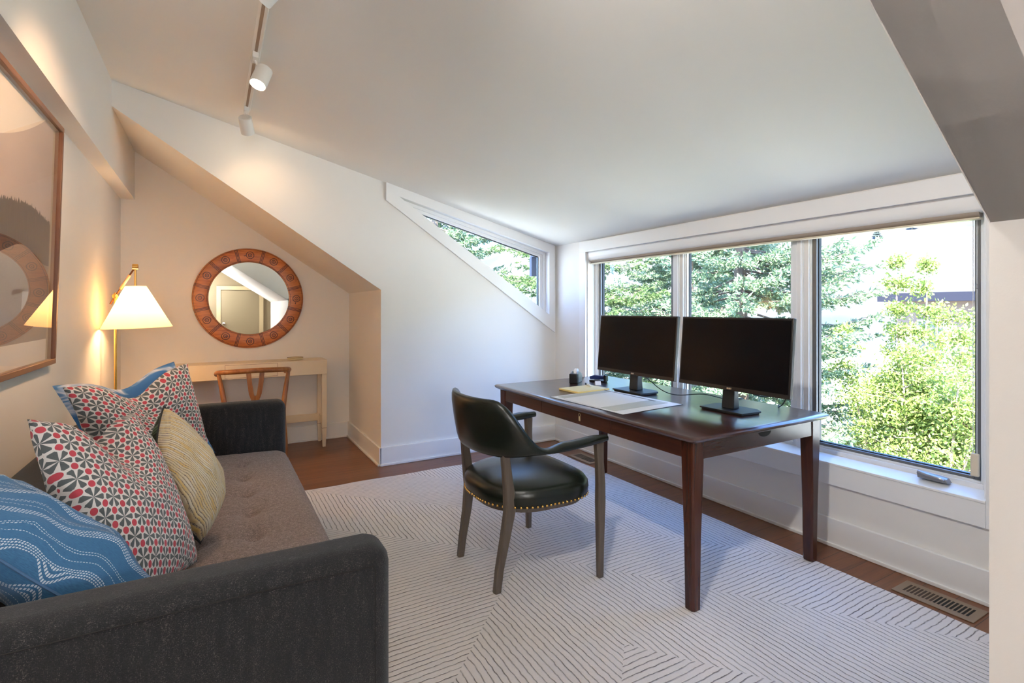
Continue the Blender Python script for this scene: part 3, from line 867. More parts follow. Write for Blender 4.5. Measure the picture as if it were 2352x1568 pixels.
# nails, one part per nail up to the ones in view
nail_bm = lathe(NB(), [(0.0062, 0), (0.0058, 0.0022), (0.0038, 0.0042), (0.0008, 0.0050)], (0, 0, 0), 10, 'x')
ol = seat_outline(160)
step = []
acc = 0
per = [Vector((*p, 0)) for p in ol]
first = None
for i in range(160):
    a, b = per[i], per[(i + 1) % 160]
    acc += (b - a).length
    if acc >= 0.0172:
        acc = 0
        if a.y > 0.16 and a.x > -0.18: continue        # far side, not shown
        t = (per[(i + 2) % 160] - per[i - 1]).normalized()
        nr = Vector((t.y, -t.x, 0))
        if nr.dot(a) < 0: nr = -nr
        step.append((a + nr * 0.002, math.atan2(nr.y, nr.x)))
for i, (p, ang_) in enumerate(step[:98]):
    if first is None:
        first = obj('nail', nail_bm, M['brass'], ac, smooth=True)
        nl = first
    else:
        nl = first.copy(); COL.objects.link(nl); nl.parent = ac
    nl.location = (p.x, p.y, 0.3815)
    nl.rotation_euler = (0, 0, ang_)
def leg(pts, ws):
    """rectangular section swept leg; ws: (half x, half y)"""
    bm = NB(); lp = []
    for (x, y, z), (a, b) in zip(pts, ws):
        c = min(a, b) * 0.3
        lp.append([(x + p[0], y + p[1], z) for p in ((-a + c, -b), (a - c, -b), (a, -b + c), (a, b - c), (a - c, b), (-a + c, b), (-a, b - c), (-a, -b + c))])
    return rings(bm, lp)
for s_ in (-1, 1):
    obj('leg', leg([(-0.245, s_ * 0.200, 0), (-0.232, s_ * 0.200, 0.10), (-0.205, s_ * 0.205, 0.24), (-0.188, s_ * 0.215, 0.36), (-0.196, s_ * 0.222, 0.46), (-0.208, s_ * 0.222, 0.56), (-0.216, s_ * 0.220, 0.640)],
                   [(0.016, 0.016), (0.018, 0.017), (0.022, 0.018), (0.026, 0.019), (0.024, 0.018), (0.020, 0.017), (0.018, 0.016)]), M['legwood'], ac, smooth=True)
    obj('leg', leg([(0.250, s_ * 0.325, 0), (0.250, s_ * 0.325, 0.12), (0.252, s_ * 0.325, 0.36), (0.252, s_ * 0.325, 0.45), (0.248, s_ * 0.323, 0.55), (0.245, s_ * 0.321, 0.645)],
                   [(0.014, 0.014), (0.016, 0.016), (0.022, 0.019), (0.021, 0.018), (0.018, 0.017), (0.022, 0.018)]), M['legwood'], ac, smooth=True)

# ------------------------------------------------------------------ sofa
sf = thing('sofa', 'charcoal tweed sofa with track arms and tufted seat along the left wall', 'sofa', (-0.14, 2.435, 0.0))
def rbox(x0, x1, y0, y1, z0, z1, r, n=5, puff=0.0):
    """rounded box as a superellipsoid-like grid"""
    bm = NB()
    box(bm, x0, x1, y0, y1, z0, z1)
    bmesh.ops.bevel(bm, geom=list(bm.edges), offset=r, segments=n, profile=0.5, affect='EDGES')
    return bm
SX0, SX1 = -0.50, 0.530      # local x of sofa box (world -.64 .. .39)
for s_ in (-1, 1):
    a, b = (1.020, 1.165)
    y0, y1 = (s_ * b, s_ * a) if s_ < 0 else (a, b)
    bm = rbox(SX0 + 0.02, SX1, y0, y1, 0.15, 0.717 if s_ < 0 else 0.742, 0.048, 7)
    for v in bm.verts:
        t = (v.co.x - SX0) / (SX1 - SX0)
        if v.co.z > 0.5: v.co.z -= 0.010 * t ** 3 - 0.004 * math.sin(PI * t)
        if v.co.z > 0.3: v.co.y += -s_ * 0.0 
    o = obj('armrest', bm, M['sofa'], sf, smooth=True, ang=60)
    yo = s_ * (b + 0.0005)
    obj('seam', tube(NB(), [(SX0 + 0.1, yo, 0.675), (0.2, yo, 0.675), (SX1 - 0.05, yo, 0.668), (SX1 - 0.046, yo, 0.660), (SX1 - 0.045, yo, 0.20)], 0.0014, 6), M['darkslot'], o)
# back
bm = rbox(SX0, SX0 + 0.20, -1.018, 1.018, 0.15, 0.71, 0.05, 6)
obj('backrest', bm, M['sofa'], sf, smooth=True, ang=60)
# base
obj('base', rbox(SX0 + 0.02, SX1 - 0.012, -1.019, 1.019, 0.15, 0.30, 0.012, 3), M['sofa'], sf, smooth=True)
# tufted seat
def seat_mesh():
    bm = NB()
    nx, ny = 48, 120
    x0, x1, y0, y1 = SX0 + 0.19, SX1 + 0.006, -1.018, 1.018
    btn = [(bx, by) for bx in (0.075, 0.275) for by in [-0.765 + 0.255 * k for k in range(7)]]
    def h(x, y):
        u, v = (x - x0) / (x1 - x0), (y - y0) / (y1 - y0)
        e = min(1, (1 - u) / 0.10); e2 = min(1, min(v, 1 - v) / 0.03)
        z = 0.445 - 0.055 * (1 - math.sqrt(max(0, 1 - (1 - e) ** 2))) - 0.03 * (1 - math.sqrt(max(0, 1 - (1 - e2) ** 2)))
        z += 0.012 * math.sin(PI * u)
        for bx, by in btn:
            d = math.hypot((x - bx), (y - by) * 0.8)
            z -= 0.026 * math.exp(-(d / 0.032) ** 2) + 0.010 * math.exp(-(d / 0.085) ** 2)
        for by in sorted(set(b[1] for b in btn)):
            if 0.05 < x < 0.30: z -= 0.006 * math.exp(-((y - by) / 0.010) ** 2)
        for bx in (0.075, 0.275):
            z -= 0.003 * math.exp(-((x - bx) / 0.007) ** 2)
        z += 0.003 * mnoise.noise(Vector((x * 9, y * 9, 1)))
        return z
    G = [[bm.verts.new((x0 + (x1 - x0) * i / nx, y0 + (y1 - y0) * j / ny, h(x0 + (x1 - x0) * i / nx, y0 + (y1 - y0) * j / ny))) for j in range(ny + 1)] for i in range(nx + 1)]
    for i in range(nx):
        for j in range(ny): bm.faces.new([G[i][j], G[i + 1][j], G[i + 1][j + 1], G[i][j + 1]])
    # front skirt and underside
    zb = 0.300
    lo = [[bm.verts.new((x0 + (x1 - x0) * i / nx - (0.006 if i == nx else 0), y0 + (y1 - y0) * j / ny, zb)) if i in (0, nx) or j in (0, ny) else None for j in range(ny + 1)] for i in range(nx + 1)]
    for i in range(nx):
        for j in (0, ny): bm.faces.new([G[i][j], G[i + 1][j], lo[i + 1][j], lo[i][j]])
    for j in range(ny):
        for i in (0, nx): bm.faces.new([G[i][j], G[i][j + 1], lo[i][j + 1], lo[i][j]])
    bm.faces.new([lo[0][0], lo[nx][0], lo[nx][ny], lo[0][ny]])
    return bm, btn, h
bm, btn, hfun = seat_mesh()
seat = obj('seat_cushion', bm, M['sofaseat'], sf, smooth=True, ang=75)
bb = None
for bx, by in btn:
    if bb is None:
        bb = obj('button', lathe(NB(), [(0.001, 0.004), (0.007, 0.003), (0.010, 0.0), (0.009, -0.004)], (0, 0, 0), 14), M['sofaseat'], seat, smooth=True); q = bb
    else:
        q = bb.copy(); COL.objects.link(q); q.parent = seat
    q.location = (bx, by, hfun(bx, by) + 0.003)
for sx in (SX0 + 0.09, SX1 - 0.09):
    for sy in (-1.05, 1.05):
        zf = 0.0125 if (sx > 0.1 and sy < 1.5) else 0.0
        obj('leg', lathe(NB(), [(0.014, zf), (0.022, 0.15)], (sx, sy, 0), 14), M['walnut'], sf, smooth=True)

# ------------------------------------------------------------------ cushions
def pillow(name, TL, TR, BR, BL, thick, mf, mb, label, cat='cushion', group=None, chop=0.0, n=30, seed=0, bow=0.03, uvr=0.0, pipe=None, size=0.52, wr=0.006):
    TL, TR, BR, BL = [Vector(p) for p in (TL, TR, BR, BL)]
    nor = ((TR - BL).cross(TL - BR)).normalized()
    cen = (TL + TR + BR + BL) / 4
    base_pt = (BL + BR) / 2
    me = bpy.data.meshes.new(name)
    V = []; UV = []
    side_h = {}
    for side in (1, -1):
        for i in range(n + 1):
            for j in range(n + 1):
                u, v = i / n, j / n          # v up
                p = (BL * (1 - u) + BR * u) * (1 - v) + (TL * (1 - u) + TR * u) * v
                su, sv = math.sin(PI * u), math.sin(PI * v)
                # concave edges
                eu, ev = abs(2 * u - 1), abs(2 * v - 1)
                c0 = (BL + (BR - BL) * 0.5) * (1 - v) + (TL + (TR - TL) * 0.5) * v
                p = p + (c0 - p) * (bow * 2 * sv * eu)
                c1 = (BL + (TL - BL) * 0.5) * (1 - u) + (BR + (TR - BR) * 0.5) * u
                p = p + (c1 - p) * (bow * 2 * su * ev)
                if chop:
                    g = math.exp(-((u - 0.5) / 0.20) ** 2) * smooth01((v - 0.35) / 0.65)
                    p = p - Vector((0, 0, 1)) * chop * g
                h = thick / 2 * (max(0, su * sv)) ** 0.42
                if chop: h *= 1 - 0.45 * math.exp(-((u - 0.5) / 0.12) ** 2) * smooth01((v - 0.5) / 0.5)
                h += wr * mnoise.noise(Vector((u * 5 + seed, v * 5, side * 3))) * (su * sv) ** 0.3 * 2
                # corner creases
                for cu, cv_ in ((0, 0), (1, 0), (0, 1), (1, 1)):
                    d = math.hypot(u - cu, v - cv_)
                    if d < 0.45: h -= 0.35 * wr * math.cos(math.atan2(abs(v - cv_), abs(u - cu) + 1e-6) * 14) * math.sin(PI * d / 0.45) * (su * sv) ** 0.3
                if i in (0, n) or j in (0, n): h = 0
                q = p + nor * h * side - base_pt
                V.append(tuple(q))
                UV.append((u * size, v * size))
    m = (n + 1) * (n + 1)
    F = []; MI = []
    for side in (0, 1):
        for i in range(n):
            for j in range(n):
                a = side * m + i * (n + 1) + j
                f = (a, a + n + 1, a + n + 2, a + 1)
                F.append(f if side == 0 else f[::-1]); MI.append(side)
    me.from_pydata(V, [], F)
    ul = me.uv_layers.new(name='uv')
    for l in me.loops:
        uu = UV[l.vertex_index]
        ul.data[l.index].uv = uu
    for p_, k in zip(me.polygons, MI): p_.material_index = k
    bmx = bmesh.new(); bmx.from_mesh(me)
    bmesh.ops.remove_doubles(bmx, verts=bmx.verts, dist=1e-5)
    bmx.to_mesh(me); bmx.free()
    for p_ in me.polygons: p_.use_smooth = True
    o = bpy.data.objects.new(name, me)
    COL.objects.link(o)
    me.materials.append(mf); me.materials.append(mb)
    o.location = base_pt
    tag(o, label, cat, group)
    if pipe:
        idx = [0 * (n + 1) + j for j in range(n + 1)] + [i * (n + 1) + n for i in range(1, n + 1)] + [n * (n + 1) + j for j in range(n - 1, -1, -1)] + [i * (n + 1) for i in range(n - 1, 0, -1)]
        pts = [Vector(V[k]) for k in idx]; pts.append(pts[0])
        obj('piping', tube(NB(), pts, 0.0035, 6), pipe, o, smooth=True)
    return o
# corner order TL TR BR BL as seen from the room
pillow('throw_pillow', (-0.440, 1.885, 0.998), (-0.240, 2.215, 0.936), (-0.045, 2.010, 0.462), (-0.215, 1.600, 0.470), 0.20, M['geo'], M['geo'],
       'red dot and grey petal print pillow at the near end, behind the blue one', 'throw pillow', 'throw pillows on the sofa', chop=0.075, seed=1, size=0.56)
pillow('throw_pillow', (-0.485, 2.500, 1.006), (-0.105, 2.870, 1.043), (0.005, 2.960, 0.500), (-0.330, 2.560, 0.470), 0.17, M['geo'], M['geo'],
       'red dot and grey petal print pillow farther back, beside the sofa far armrest', 'throw pillow', 'throw pillows on the sofa', chop=0.085, seed=5, size=0.56)
pillow('throw_pillow', (-0.520, 2.525, 1.012), (-0.170, 3.080, 1.035), (0.010, 3.330, 0.495), (-0.350, 2.640, 0.500), 0.09, M['marble'], M['marble'],
       'blue and white marbled pillow tucked behind the farther printed pillow', 'throw pillow', 'throw pillows on the sofa', chop=0.06, seed=9)
pillow('throw_pillow', (-0.158, 2.290, 0.940), (0.030, 2.300, 0.640), (-0.040, 2.160, 0.462), (-0.170, 2.110, 0.740), 0.21, M['yellow'], M['green'],
       'mustard and cream corded knit pillow with dark green back', 'throw pillow', 'throw pillows on the sofa', seed=3, size=0.45, pipe=M['gasket'], bow=-0.04)
pillow('throw_pillow', (-0.435, 1.515, 0.802), (-0.500, 1.755, 0.888), (-0.130, 1.605, 0.485), (-0.110, 1.500, 0.485), 0.22, M['bluecloth'], M['bluecloth'],
       'indigo blue pillow with white stitched waves against the near armrest', 'throw pillow', 'throw pillows on the sofa', seed=12, size=0.5, bow=-0.09, wr=0.014, pipe=M['stitch'])

# ------------------------------------------------------------------ picture
pic = thing('framed_print', 'large walnut framed landscape print hanging on the left wall', 'picture', (-0.668, 2.60, 1.60))
PW, PH = 0.615, 0.560
tlt = R(1.6)
pic.rotation_euler = (0, tlt, 0)
def fr_part(mt, y0, y1, z0, z1): return obj('frame_rail', B(0, 0.036, y0, y1, z0, z1), mt, pic, bevel=0.002)
fw = 0.024
fr_part(M['walnut_y'], -PW, PW, PH - fw, PH); fr_part(M['walnut_y'], -PW, PW, -PH, -PH + fw)
fr_part(M['walnut'], -PW, -PW + fw, -PH + fw, PH - fw); fr_part(M['walnut'], PW - fw, PW, -PH + fw, PH - fw)
n = N('abstract mountain print')
o_ = n.sep(n.co())
Yc, Zc = o_[1], o_[2]
nz = n.noise(n.mapv(n.co(), (1, 60, 8)), 1.0, 3)
Ys = n.ma('ADD', Yc, 0.16)
edge1 = n.ma('ADD', n.ma('ADD', 0.308, n.ma('MULTIPLY', Ys, 0.25)), n.ma('MULTIPLY', n.ma('MULTIPLY', Ys, Ys), 0.23))
ridge = n.ma('ADD', n.ma('ADD', n.ma('MULTIPLY', n.ma('SINE', n.ma('MULTIPLY', Yc, 7.0)), 0.018), 0.075), n.ma('MULTIPLY', nz, 0.07))
paperc = (0.70, 0.65, 0.58)
c = n.mix(n.ma('LESS_THAN', Zc, edge1), paperc, n.mix(n.noise(n.mapv(n.co(), (1, 2, 3)), 1.0, 2), (0.33, 0.27, 0.27), (0.55, 0.50, 0.50)))
tree_t = n.noise(n.mapv(n.co(), (1, 70, 9)), 1.0, 4)
c = n.mix(n.ma('LESS_THAN', Zc, ridge), c, n.mix(tree_t, (0.012, 0.011, 0.013), (0.09, 0.08, 0.085)))
c = n.mix(n.ma('LESS_THAN', Zc, n.ma('ADD', -0.075, n.ma('MULTIPLY', n.ma('SINE', n.ma('MULTIPLY', Yc, 9)), 0.03))), c, n.mix(n.noise(n.mapv(n.co(), (300, 300, 300)), 1.0, 2), (0.20, 0.17, 0.16), (0.36, 0.32, 0.30)))
c = n.mix(n.ma('LESS_THAN', Zc, -0.44), c, (0.72, 0.70, 0.68))
c = n.mix(n.ma('GREATER_THAN', n.ma('ABSOLUTE', Yc), PW - 0.055), c, (0.40, 0.34, 0.26))
n.base(c).f(rough=0.6)
obj('print_sheet', B(0.006, 0.008, -PW + fw, PW - fw, -PH + fw, PH - fw), n.m, pic)
obj('glazing', B(0.026, 0.028, -PW + fw, PW - fw, -PH + fw, PH - fw), M['picglass'], pic)

# ------------------------------------------------------------------ round mirror
mr = thing('round_mirror', 'round mirror in a wide carved wooden ring frame over the console', 'mirror', (0.296, YA, 1.394))
RO, RI = 0.463, 0.336
n = N('carved stained wood ring')
o_ = n.sep(n.co())
X_, Z_ = o_[0], o_[2]
r = n.ma('SQRT', n.ma('ADD', n.ma('MULTIPLY', X_, X_), n.ma('MULTIPLY', Z_, Z_)))
th = n.ma('ADD', n.ma('ARCTAN2', Z_, X_), PI * 4 + PI / 12)
sgi = n.ma('FLOOR', n.ma('DIVIDE', th, PI / 6))
a = n.ma('SUBTRACT', n.ma('MODULO', th, PI / 6), PI / 12)
w_ = n.ma('MULTIPLY', r, n.ma('SUBTRACT', PI / 12, n.ma('ABSOLUTE', a)))
def band(v, c, h): return n.ma('LESS_THAN', n.ma('ABSOLUTE', n.ma('SUBTRACT', v, c)), h)
ln = n.ma('MAXIMUM', band(w_, 0.0, 0.0028), band(w_, 0.0105, 0.0028))
wob = n.ma('MULTIPLY', n.ma('SUBTRACT', n.noise(n.co(), 22, 2), 0.5), 0.010)
rim = n.ma('MAXIMUM', band(n.ma('ADD', r, wob), RI + 0.010, 0.0018), band(r, RO - 0.012, 0.0018))
qx = n.ma('SUBTRACT', n.ma('MULTIPLY', r, n.ma('COSINE', a)), (RO + RI) / 2)
qy = n.ma('MULTIPLY', r, n.ma('SINE', a))
dd = n.ma('ADD', n.ma('SQRT', n.ma('ADD', n.ma('MULTIPLY', qx, qx), n.ma('MULTIPLY', qy, qy))), wob)
mot = n.ma('MAXIMUM', band(dd, 0.031, 0.0034), n.ma('MAXIMUM', band(dd, 0.014, 0.0034), n.ma('LESS_THAN', dd, 0.005)))
dots = n.ma('MULTIPLY', n.ma('GREATER_THAN', n.noise(n.co(), 34, 1), 0.70), n.ma('LESS_THAN', dd, 0.06))
dark = n.ma('MAXIMUM', n.ma('MAXIMUM', ln, rim), n.ma('MAXIMUM', mot, dots))
sg = n.n('TexWhiteNoise', noise_dimensions='1D'); n.set(sg, 'W', sgi)
gr = n.noise(n.mapv(n.co(), (9, 9, 60)), 1.0, 4, 0.6, dist=0.5)
wc = n.ramp(gr, [(0.3, (0.30, 0.070, 0.010)), (0.5, (0.46, 0.130, 0.020)), (0.75, (0.60, 0.21, 0.045))])
wc = n.mix(n.ma('MULTIPLY', sg.outputs[0], 0.35), wc, (0.45, 0.20, 0.07))
n.base(n.mix(n.ma('MULTIPLY', dark, 0.9), wc, (0.045, 0.010, 0.006))).f(rough=0.35)
n.bump(n.ma('SUBTRACT', 1.0, dark), 0.3, 0.003)
bm = lathe(NB(), [(RI, -0.014), (RI + 0.004, -0.024), (RI + 0.03, -0.028), (RO - 0.03, -0.028), (RO - 0.006, -0.024), (RO, -0.012), (RO - 0.004, -0.001), (RI - 0.01, -0.001), (RI, -0.014)], (0, 0, 0), 96, 'y', caps=False)
obj('ring_frame', bm, n.m, mr, smooth=True, ang=40)
obj('mirror_glass', lathe(NB(), [(0.001, -0.012), (RI + 0.002, -0.012), (RI + 0.002, -0.009), (0.001, -0.009)], (0, 0, 0), 96, 'y'), M['mirror'], mr)

# ------------------------------------------------------------------ console table
ct = thing('console_table', 'cream lacquered console table with slim tapered legs in the alcove', 'console table', (0.30, 5.235, 0))
CW, CD, CH = 0.628, 0.140, 0.818
bm = NB()
box(bm, -CW, CW, -CD, CD, 0.685, CH)
obj('body', bm, M['cream'], ct, bevel=0.002)
dwr = obj('drawer', B(-0.212, 0.200, -CD - 0.0015, -CD, 0.697, 0.806), M['cream'], ct)
bm = NB()
for a_, b_, c_, d_ in ((-0.2145, -0.212, 0.695, 0.8085), (0.200, 0.2025, 0.695, 0.8085), (-0.2145, 0.2025, 0.806, 0.8085), (-0.2145, 0.2025, 0.6945, 0.697)):
    box(bm, a_, b_, -CD - 0.001, -CD, c_, d_)
obj('drawer_gap', bm, M['walnut'], dwr)['label'] = 'dark line round the drawer'
for sx in (-1, 1):
    for sy in (-1, 1):
        cx_, cy_ = sx * (CW - 0.024), sy * (CD - 0.022)
        o = obj('leg', rings(NB(), [[(cx_ + p * w, cy_ + q * w, z) for p, q in ((-1, -1), (1, -1), (1, 1), (-1, 1))] for z, w in ((0, 0.013), (0.175, 0.021), (0.178, 0.0215), (0.685, 0.0215))]), M['cream'], ct)
        obj('foot_line', B(cx_ - 0.0222, cx_ + 0.0222, cy_ - 0.0222, cy_ + 0.0222, 0.176, 0.179), M['walnut'], o)
bm = NB()
box(bm, -CW + 0.045, CW - 0.045, CD - 0.040, CD - 0.015, 0.205, 0.275)
for sx in (-1, 1):
    cx_ = sx * (CW - 0.024)
    box(bm, cx_ - 0.010, cx_ + 0.010, -CD + 0.043, CD - 0.040, 0.205, 0.275)
obj('stretcher', bm, M['cream'], ct, bevel=0.002)
ds = thing('shallow_dish', 'small shallow ivory dish standing on the console table', 'dish', (0.665, 5.22, CH))
obj('bowl', lathe(NB(), [(0.045, 0.0), (0.064, 0.004), (0.070, 0.024), (0.066, 0.025), (0.060, 0.008), (0.001, 0.006)], (0, 0, 0), 32), plain('speckled ivory ceramic', (0.70, 0.62, 0.40), 0.35), ds, smooth=True)
obj('rim', lathe(NB(), [(0.0705, 0.022), (0.0712, 0.0255), (0.066, 0.0258), (0.0655, 0.023)], (0, 0, 0), 32, caps=False), M['bronze'], ds)

# ------------------------------------------------------------------ wishbone chair
wc_ = thing('wishbone_chair', 'oak chair with curved rail and Y-shaped back drawn up to the console', 'chair', (0.298, 4.93, 0))
rail = spline([(0.262, 0.10, 0.735), (0.276, 0.02, 0.752), (0.266, -0.09, 0.775), (0.215, -0.175, 0.785), (0.10, -0.205, 0.790), (0, -0.212, 0.792), (-0.10, -0.205, 0.790), (-0.215, -0.175, 0.785), (-0.266, -0.09, 0.775), (-0.276, 0.02, 0.752), (-0.262, 0.10, 0.735)], 6)
rr = [0.017 + 0.004 * math.sin(PI * i / (len(rail) - 1)) for i in range(len(rail))]
obj('top_rail', tube(NB(), rail, rr, 14), M['oak'], wc_, smooth=True)
for s_ in (-1, 1):
    obj('leg', tube(NB(), spline([(s_ * 0.235, -0.235, 0), (s_ * 0.225, -0.215, 0.20), (s_ * 0.212, -0.190, 0.43), (s_ * 0.235, -0.150, 0.62), (s_ * 0.262, -0.105, 0.768)], 5), [0.014 + 0.007 * math.sin(PI * i / 20) for i in range(21)], 12), M['oak'], wc_, smooth=True)
    obj('leg', tube(NB(), [(s_ * 0.235, 0.20, 0), (s_ * 0.235, 0.20, 0.22), (s_ * 0.235, 0.20, 0.44), (s_ * 0.235, 0.20, 0.462)], [0.011, 0.017, 0.018, 0.013], 12), M['oak'], wc_, smooth=True)
ysp = NB()
for s_ in (-1, 1):
    rings(ysp, [[(x - w_ / 2, y, z), (x + w_ / 2, y, z), (x + w_ / 2, y + 0.010, z), (x - w_ / 2, y + 0.010, z)] for x, y, z, w_ in ((s_ * 0.050, -0.210, 0.780, 0.036), (s_ * 0.043, -0.212, 0.70, 0.036), (s_ * 0.029, -0.210, 0.60, 0.036), (s_ * 0.016, -0.205, 0.56, 0.036))])
rings(ysp, [[(-w_, y, z), (w_, y, z), (w_, y + 0.010, z), (-w_, y + 0.010, z)] for y, z, w_ in ((-0.209, 0.585, 0.030), (-0.204, 0.54, 0.032), (-0.198, 0.44, 0.030))])
obj('splat', ysp, M['oak'], wc_, smooth=True)
n = N('paper cord')
wv = n.n('TexWave'); n.set(wv, 'Vector', n.co()); wv.inputs['Scale'].default_value = 60
n.base(n.mix(wv.outputs[0], (0.36, 0.26, 0.14), (0.55, 0.43, 0.26))).f(rough=0.85)
n.bump(wv.outputs[1], 0.5, 0.003)
bm = NB()
lp = []
for k in range(9):
    y = -0.19 + 0.39 * k / 8
    wd = 0.205 + 0.025 * k / 8
    zz = lambda x: 0.440 + 0.010 * abs(x / wd) ** 3 + (0.012 if k in (0, 8) else 0)
    xs_ = [-wd + 2 * wd * i / 12 for i in range(13)]
    lp.append([(x, y, zz(x)) for x in xs_] + [(x, y, 0.412) for x in xs_[::-1]])
obj('seat', rings(bm, lp), n.m, wc_, smooth=True, ang=60)
bm = NB()
tube(bm, [(-0.235, 0.20, 0.425), (0.235, 0.20, 0.425)], 0.013, 10)
tube(bm, [(-0.212, -0.19, 0.425), (0.212, -0.19, 0.425)], 0.013, 10)
for s_ in (-1, 1):
    tube(bm, [(s_ * 0.212, -0.19, 0.425), (s_ * 0.235, 0.20, 0.425)], 0.013, 10)
    tube(bm, [(s_ * 0.222, -0.21, 0.24), (s_ * 0.235, 0.20, 0.24)], 0.010, 10)
tube(bm, [(-0.235, 0.20, 0.30), (0.235, 0.20, 0.30)], 0.010, 10)
obj('seat_frame', bm, M['oak'], wc_, smooth=True)

# ------------------------------------------------------------------ floor lamp
fl = thing('floor_lamp', 'brass floor lamp with lit white cone shade behind the sofa', 'floor lamp', (-0.590, 4.50, 0))
obj('base', lathe(NB(), [(0.06, 0.0), (0.125, 0.002), (0.13, 0.010), (0.12, 0.018), (0.02, 0.024)], (0.03, 0, 0), 40), M['brass'], fl, smooth=True)
obj('pole', tube(NB(), [(0, 0, 0.015), (0, 0, 0.70)], 0.0115, 16), M['brass'], fl, smooth=True)
obj('pole', tube(NB(), [(0, 0, 0.69), (0, 0, 1.41)], 0.0085, 16), M['brass'], fl, smooth=True)
obj('knob', lathe(NB(), [(0.003, 0.0), (0.018, -0.002), (0.019, -0.008), (0.015, -0.012), (0.001, -0.014)], (0.008, -0.012, 0.705), 20, 'y'), M['bronze'], fl, smooth=True)
obj('knob', lathe(NB(), [(0.012, -0.02), (0.017, -0.018), (0.017, 0.018), (0.012, 0.02)], (0, 0, 1.385), 16, 'y'), M['brass'], fl, smooth=True)
J = Vector((0.118, -0.05, 1.590))
arm = [Vector((-0.03, 0.013, 1.33)), Vector((0, 0, 1.385)), J]
obj('arm', tube(NB(), arm, 0.0060, 12), M['bronze'], fl, smooth=True)
obj('arm_sleeve', tube(NB(), [arm[1] + (J - arm[1]) * 0.25, arm[1] + (J - arm[1]) * 0.72], 0.0095, 12), plain('tan leather sleeve', (0.62, 0.36, 0.18), 0.6), fl, smooth=True)
obj('joint', lathe(NB(), [(0.010, -0.018), (0.020, -0.016), (0.020, 0.016), (0.010, 0.018)], (J.x, J.y, J.z), 18, 'x'), M['brass'], fl, smooth=True)
obj('stem', tube(NB(), [J, (J.x, J.y, 1.43)], 0.0065, 12), M['brass'], fl, smooth=True)
n = N('linen lampshade lit')
n.base((0.92, 0.86, 0.74)).f(rough=0.8)
tl_ = n.n('BsdfTranslucent'); n.set(tl_, 0, (0.95, 0.84, 0.66))
mx = n.n('MixShader'); mx.inputs[0].default_value = 0.72
n.t.links.new(n.p.outputs[0], mx.inputs[1]); n.t.links.new(tl_.outputs[0], mx.inputs[2]); n.t.links.new(mx.outputs[0], n.out.inputs[0])
shd = thing('shade_pivot', None, None); COL.objects.unlink(shd); bpy.data.objects.remove(shd)
o = obj('lamp_shade', lathe(NB(), [(0.062, 0.290), (0.207, 0.0), (0.2055, 0.0), (0.0605, 0.290)], (0, 0, 0), 64, caps=False), n.m, fl, smooth=True, ang=60)
o.location = (J.x + 0.012, J.y, 1.165); o.rotation_euler = (0, R(-2.0), 0)
bm = NB()
for k in range(3):
    a_ = 2 * PI * k / 3
    tube(bm, [(0, 0, 0.285), (0.061 * math.cos(a_), 0.061 * math.sin(a_), 0.289)], 0.0015, 6)
obj('spider', bm, M['brass'], o)
bulb = N('lamp bulb'); bulb.base((1, 0.9, 0.75)).f(em=(1.0, 0.80, 0.52), es=25.0)
obj('bulb', lathe(NB(), [(0.012, 0.075), (0.014, 0.055), (0.028, 0.025), (0.030, 0.0), (0.020, -0.022), (0.002, -0.030)], (J.x + 0.012, J.y, 1.33), 20), bulb.m, fl, smooth=True)
def lamp(typ, name, loc, energy, color, size=0.05, aim=None, spot=None, blend=0.5):
    l = bpy.data.lights.new(name, typ); l.energy = energy; l.color = color
    if typ == 'AREA': l.shape = 'DISK'; l.size = size
    else: l.shadow_soft_size = size
    if spot: l.spot_size = spot; l.spot_blend = blend
    o = bpy.data.objects.new(name, l); COL.objects.link(o); o.location = loc
    if aim is not None: o.rotation_euler = (Vector(loc) - Vector(aim)).to_track_quat('Z', 'Y').to_euler()
    return o
lamp('POINT', 'floor_lamp_light', (-0.590 + J.x + 0.012, 4.50 + J.y, 1.275), 6.0, (1.0, 0.57, 0.26), 0.06)

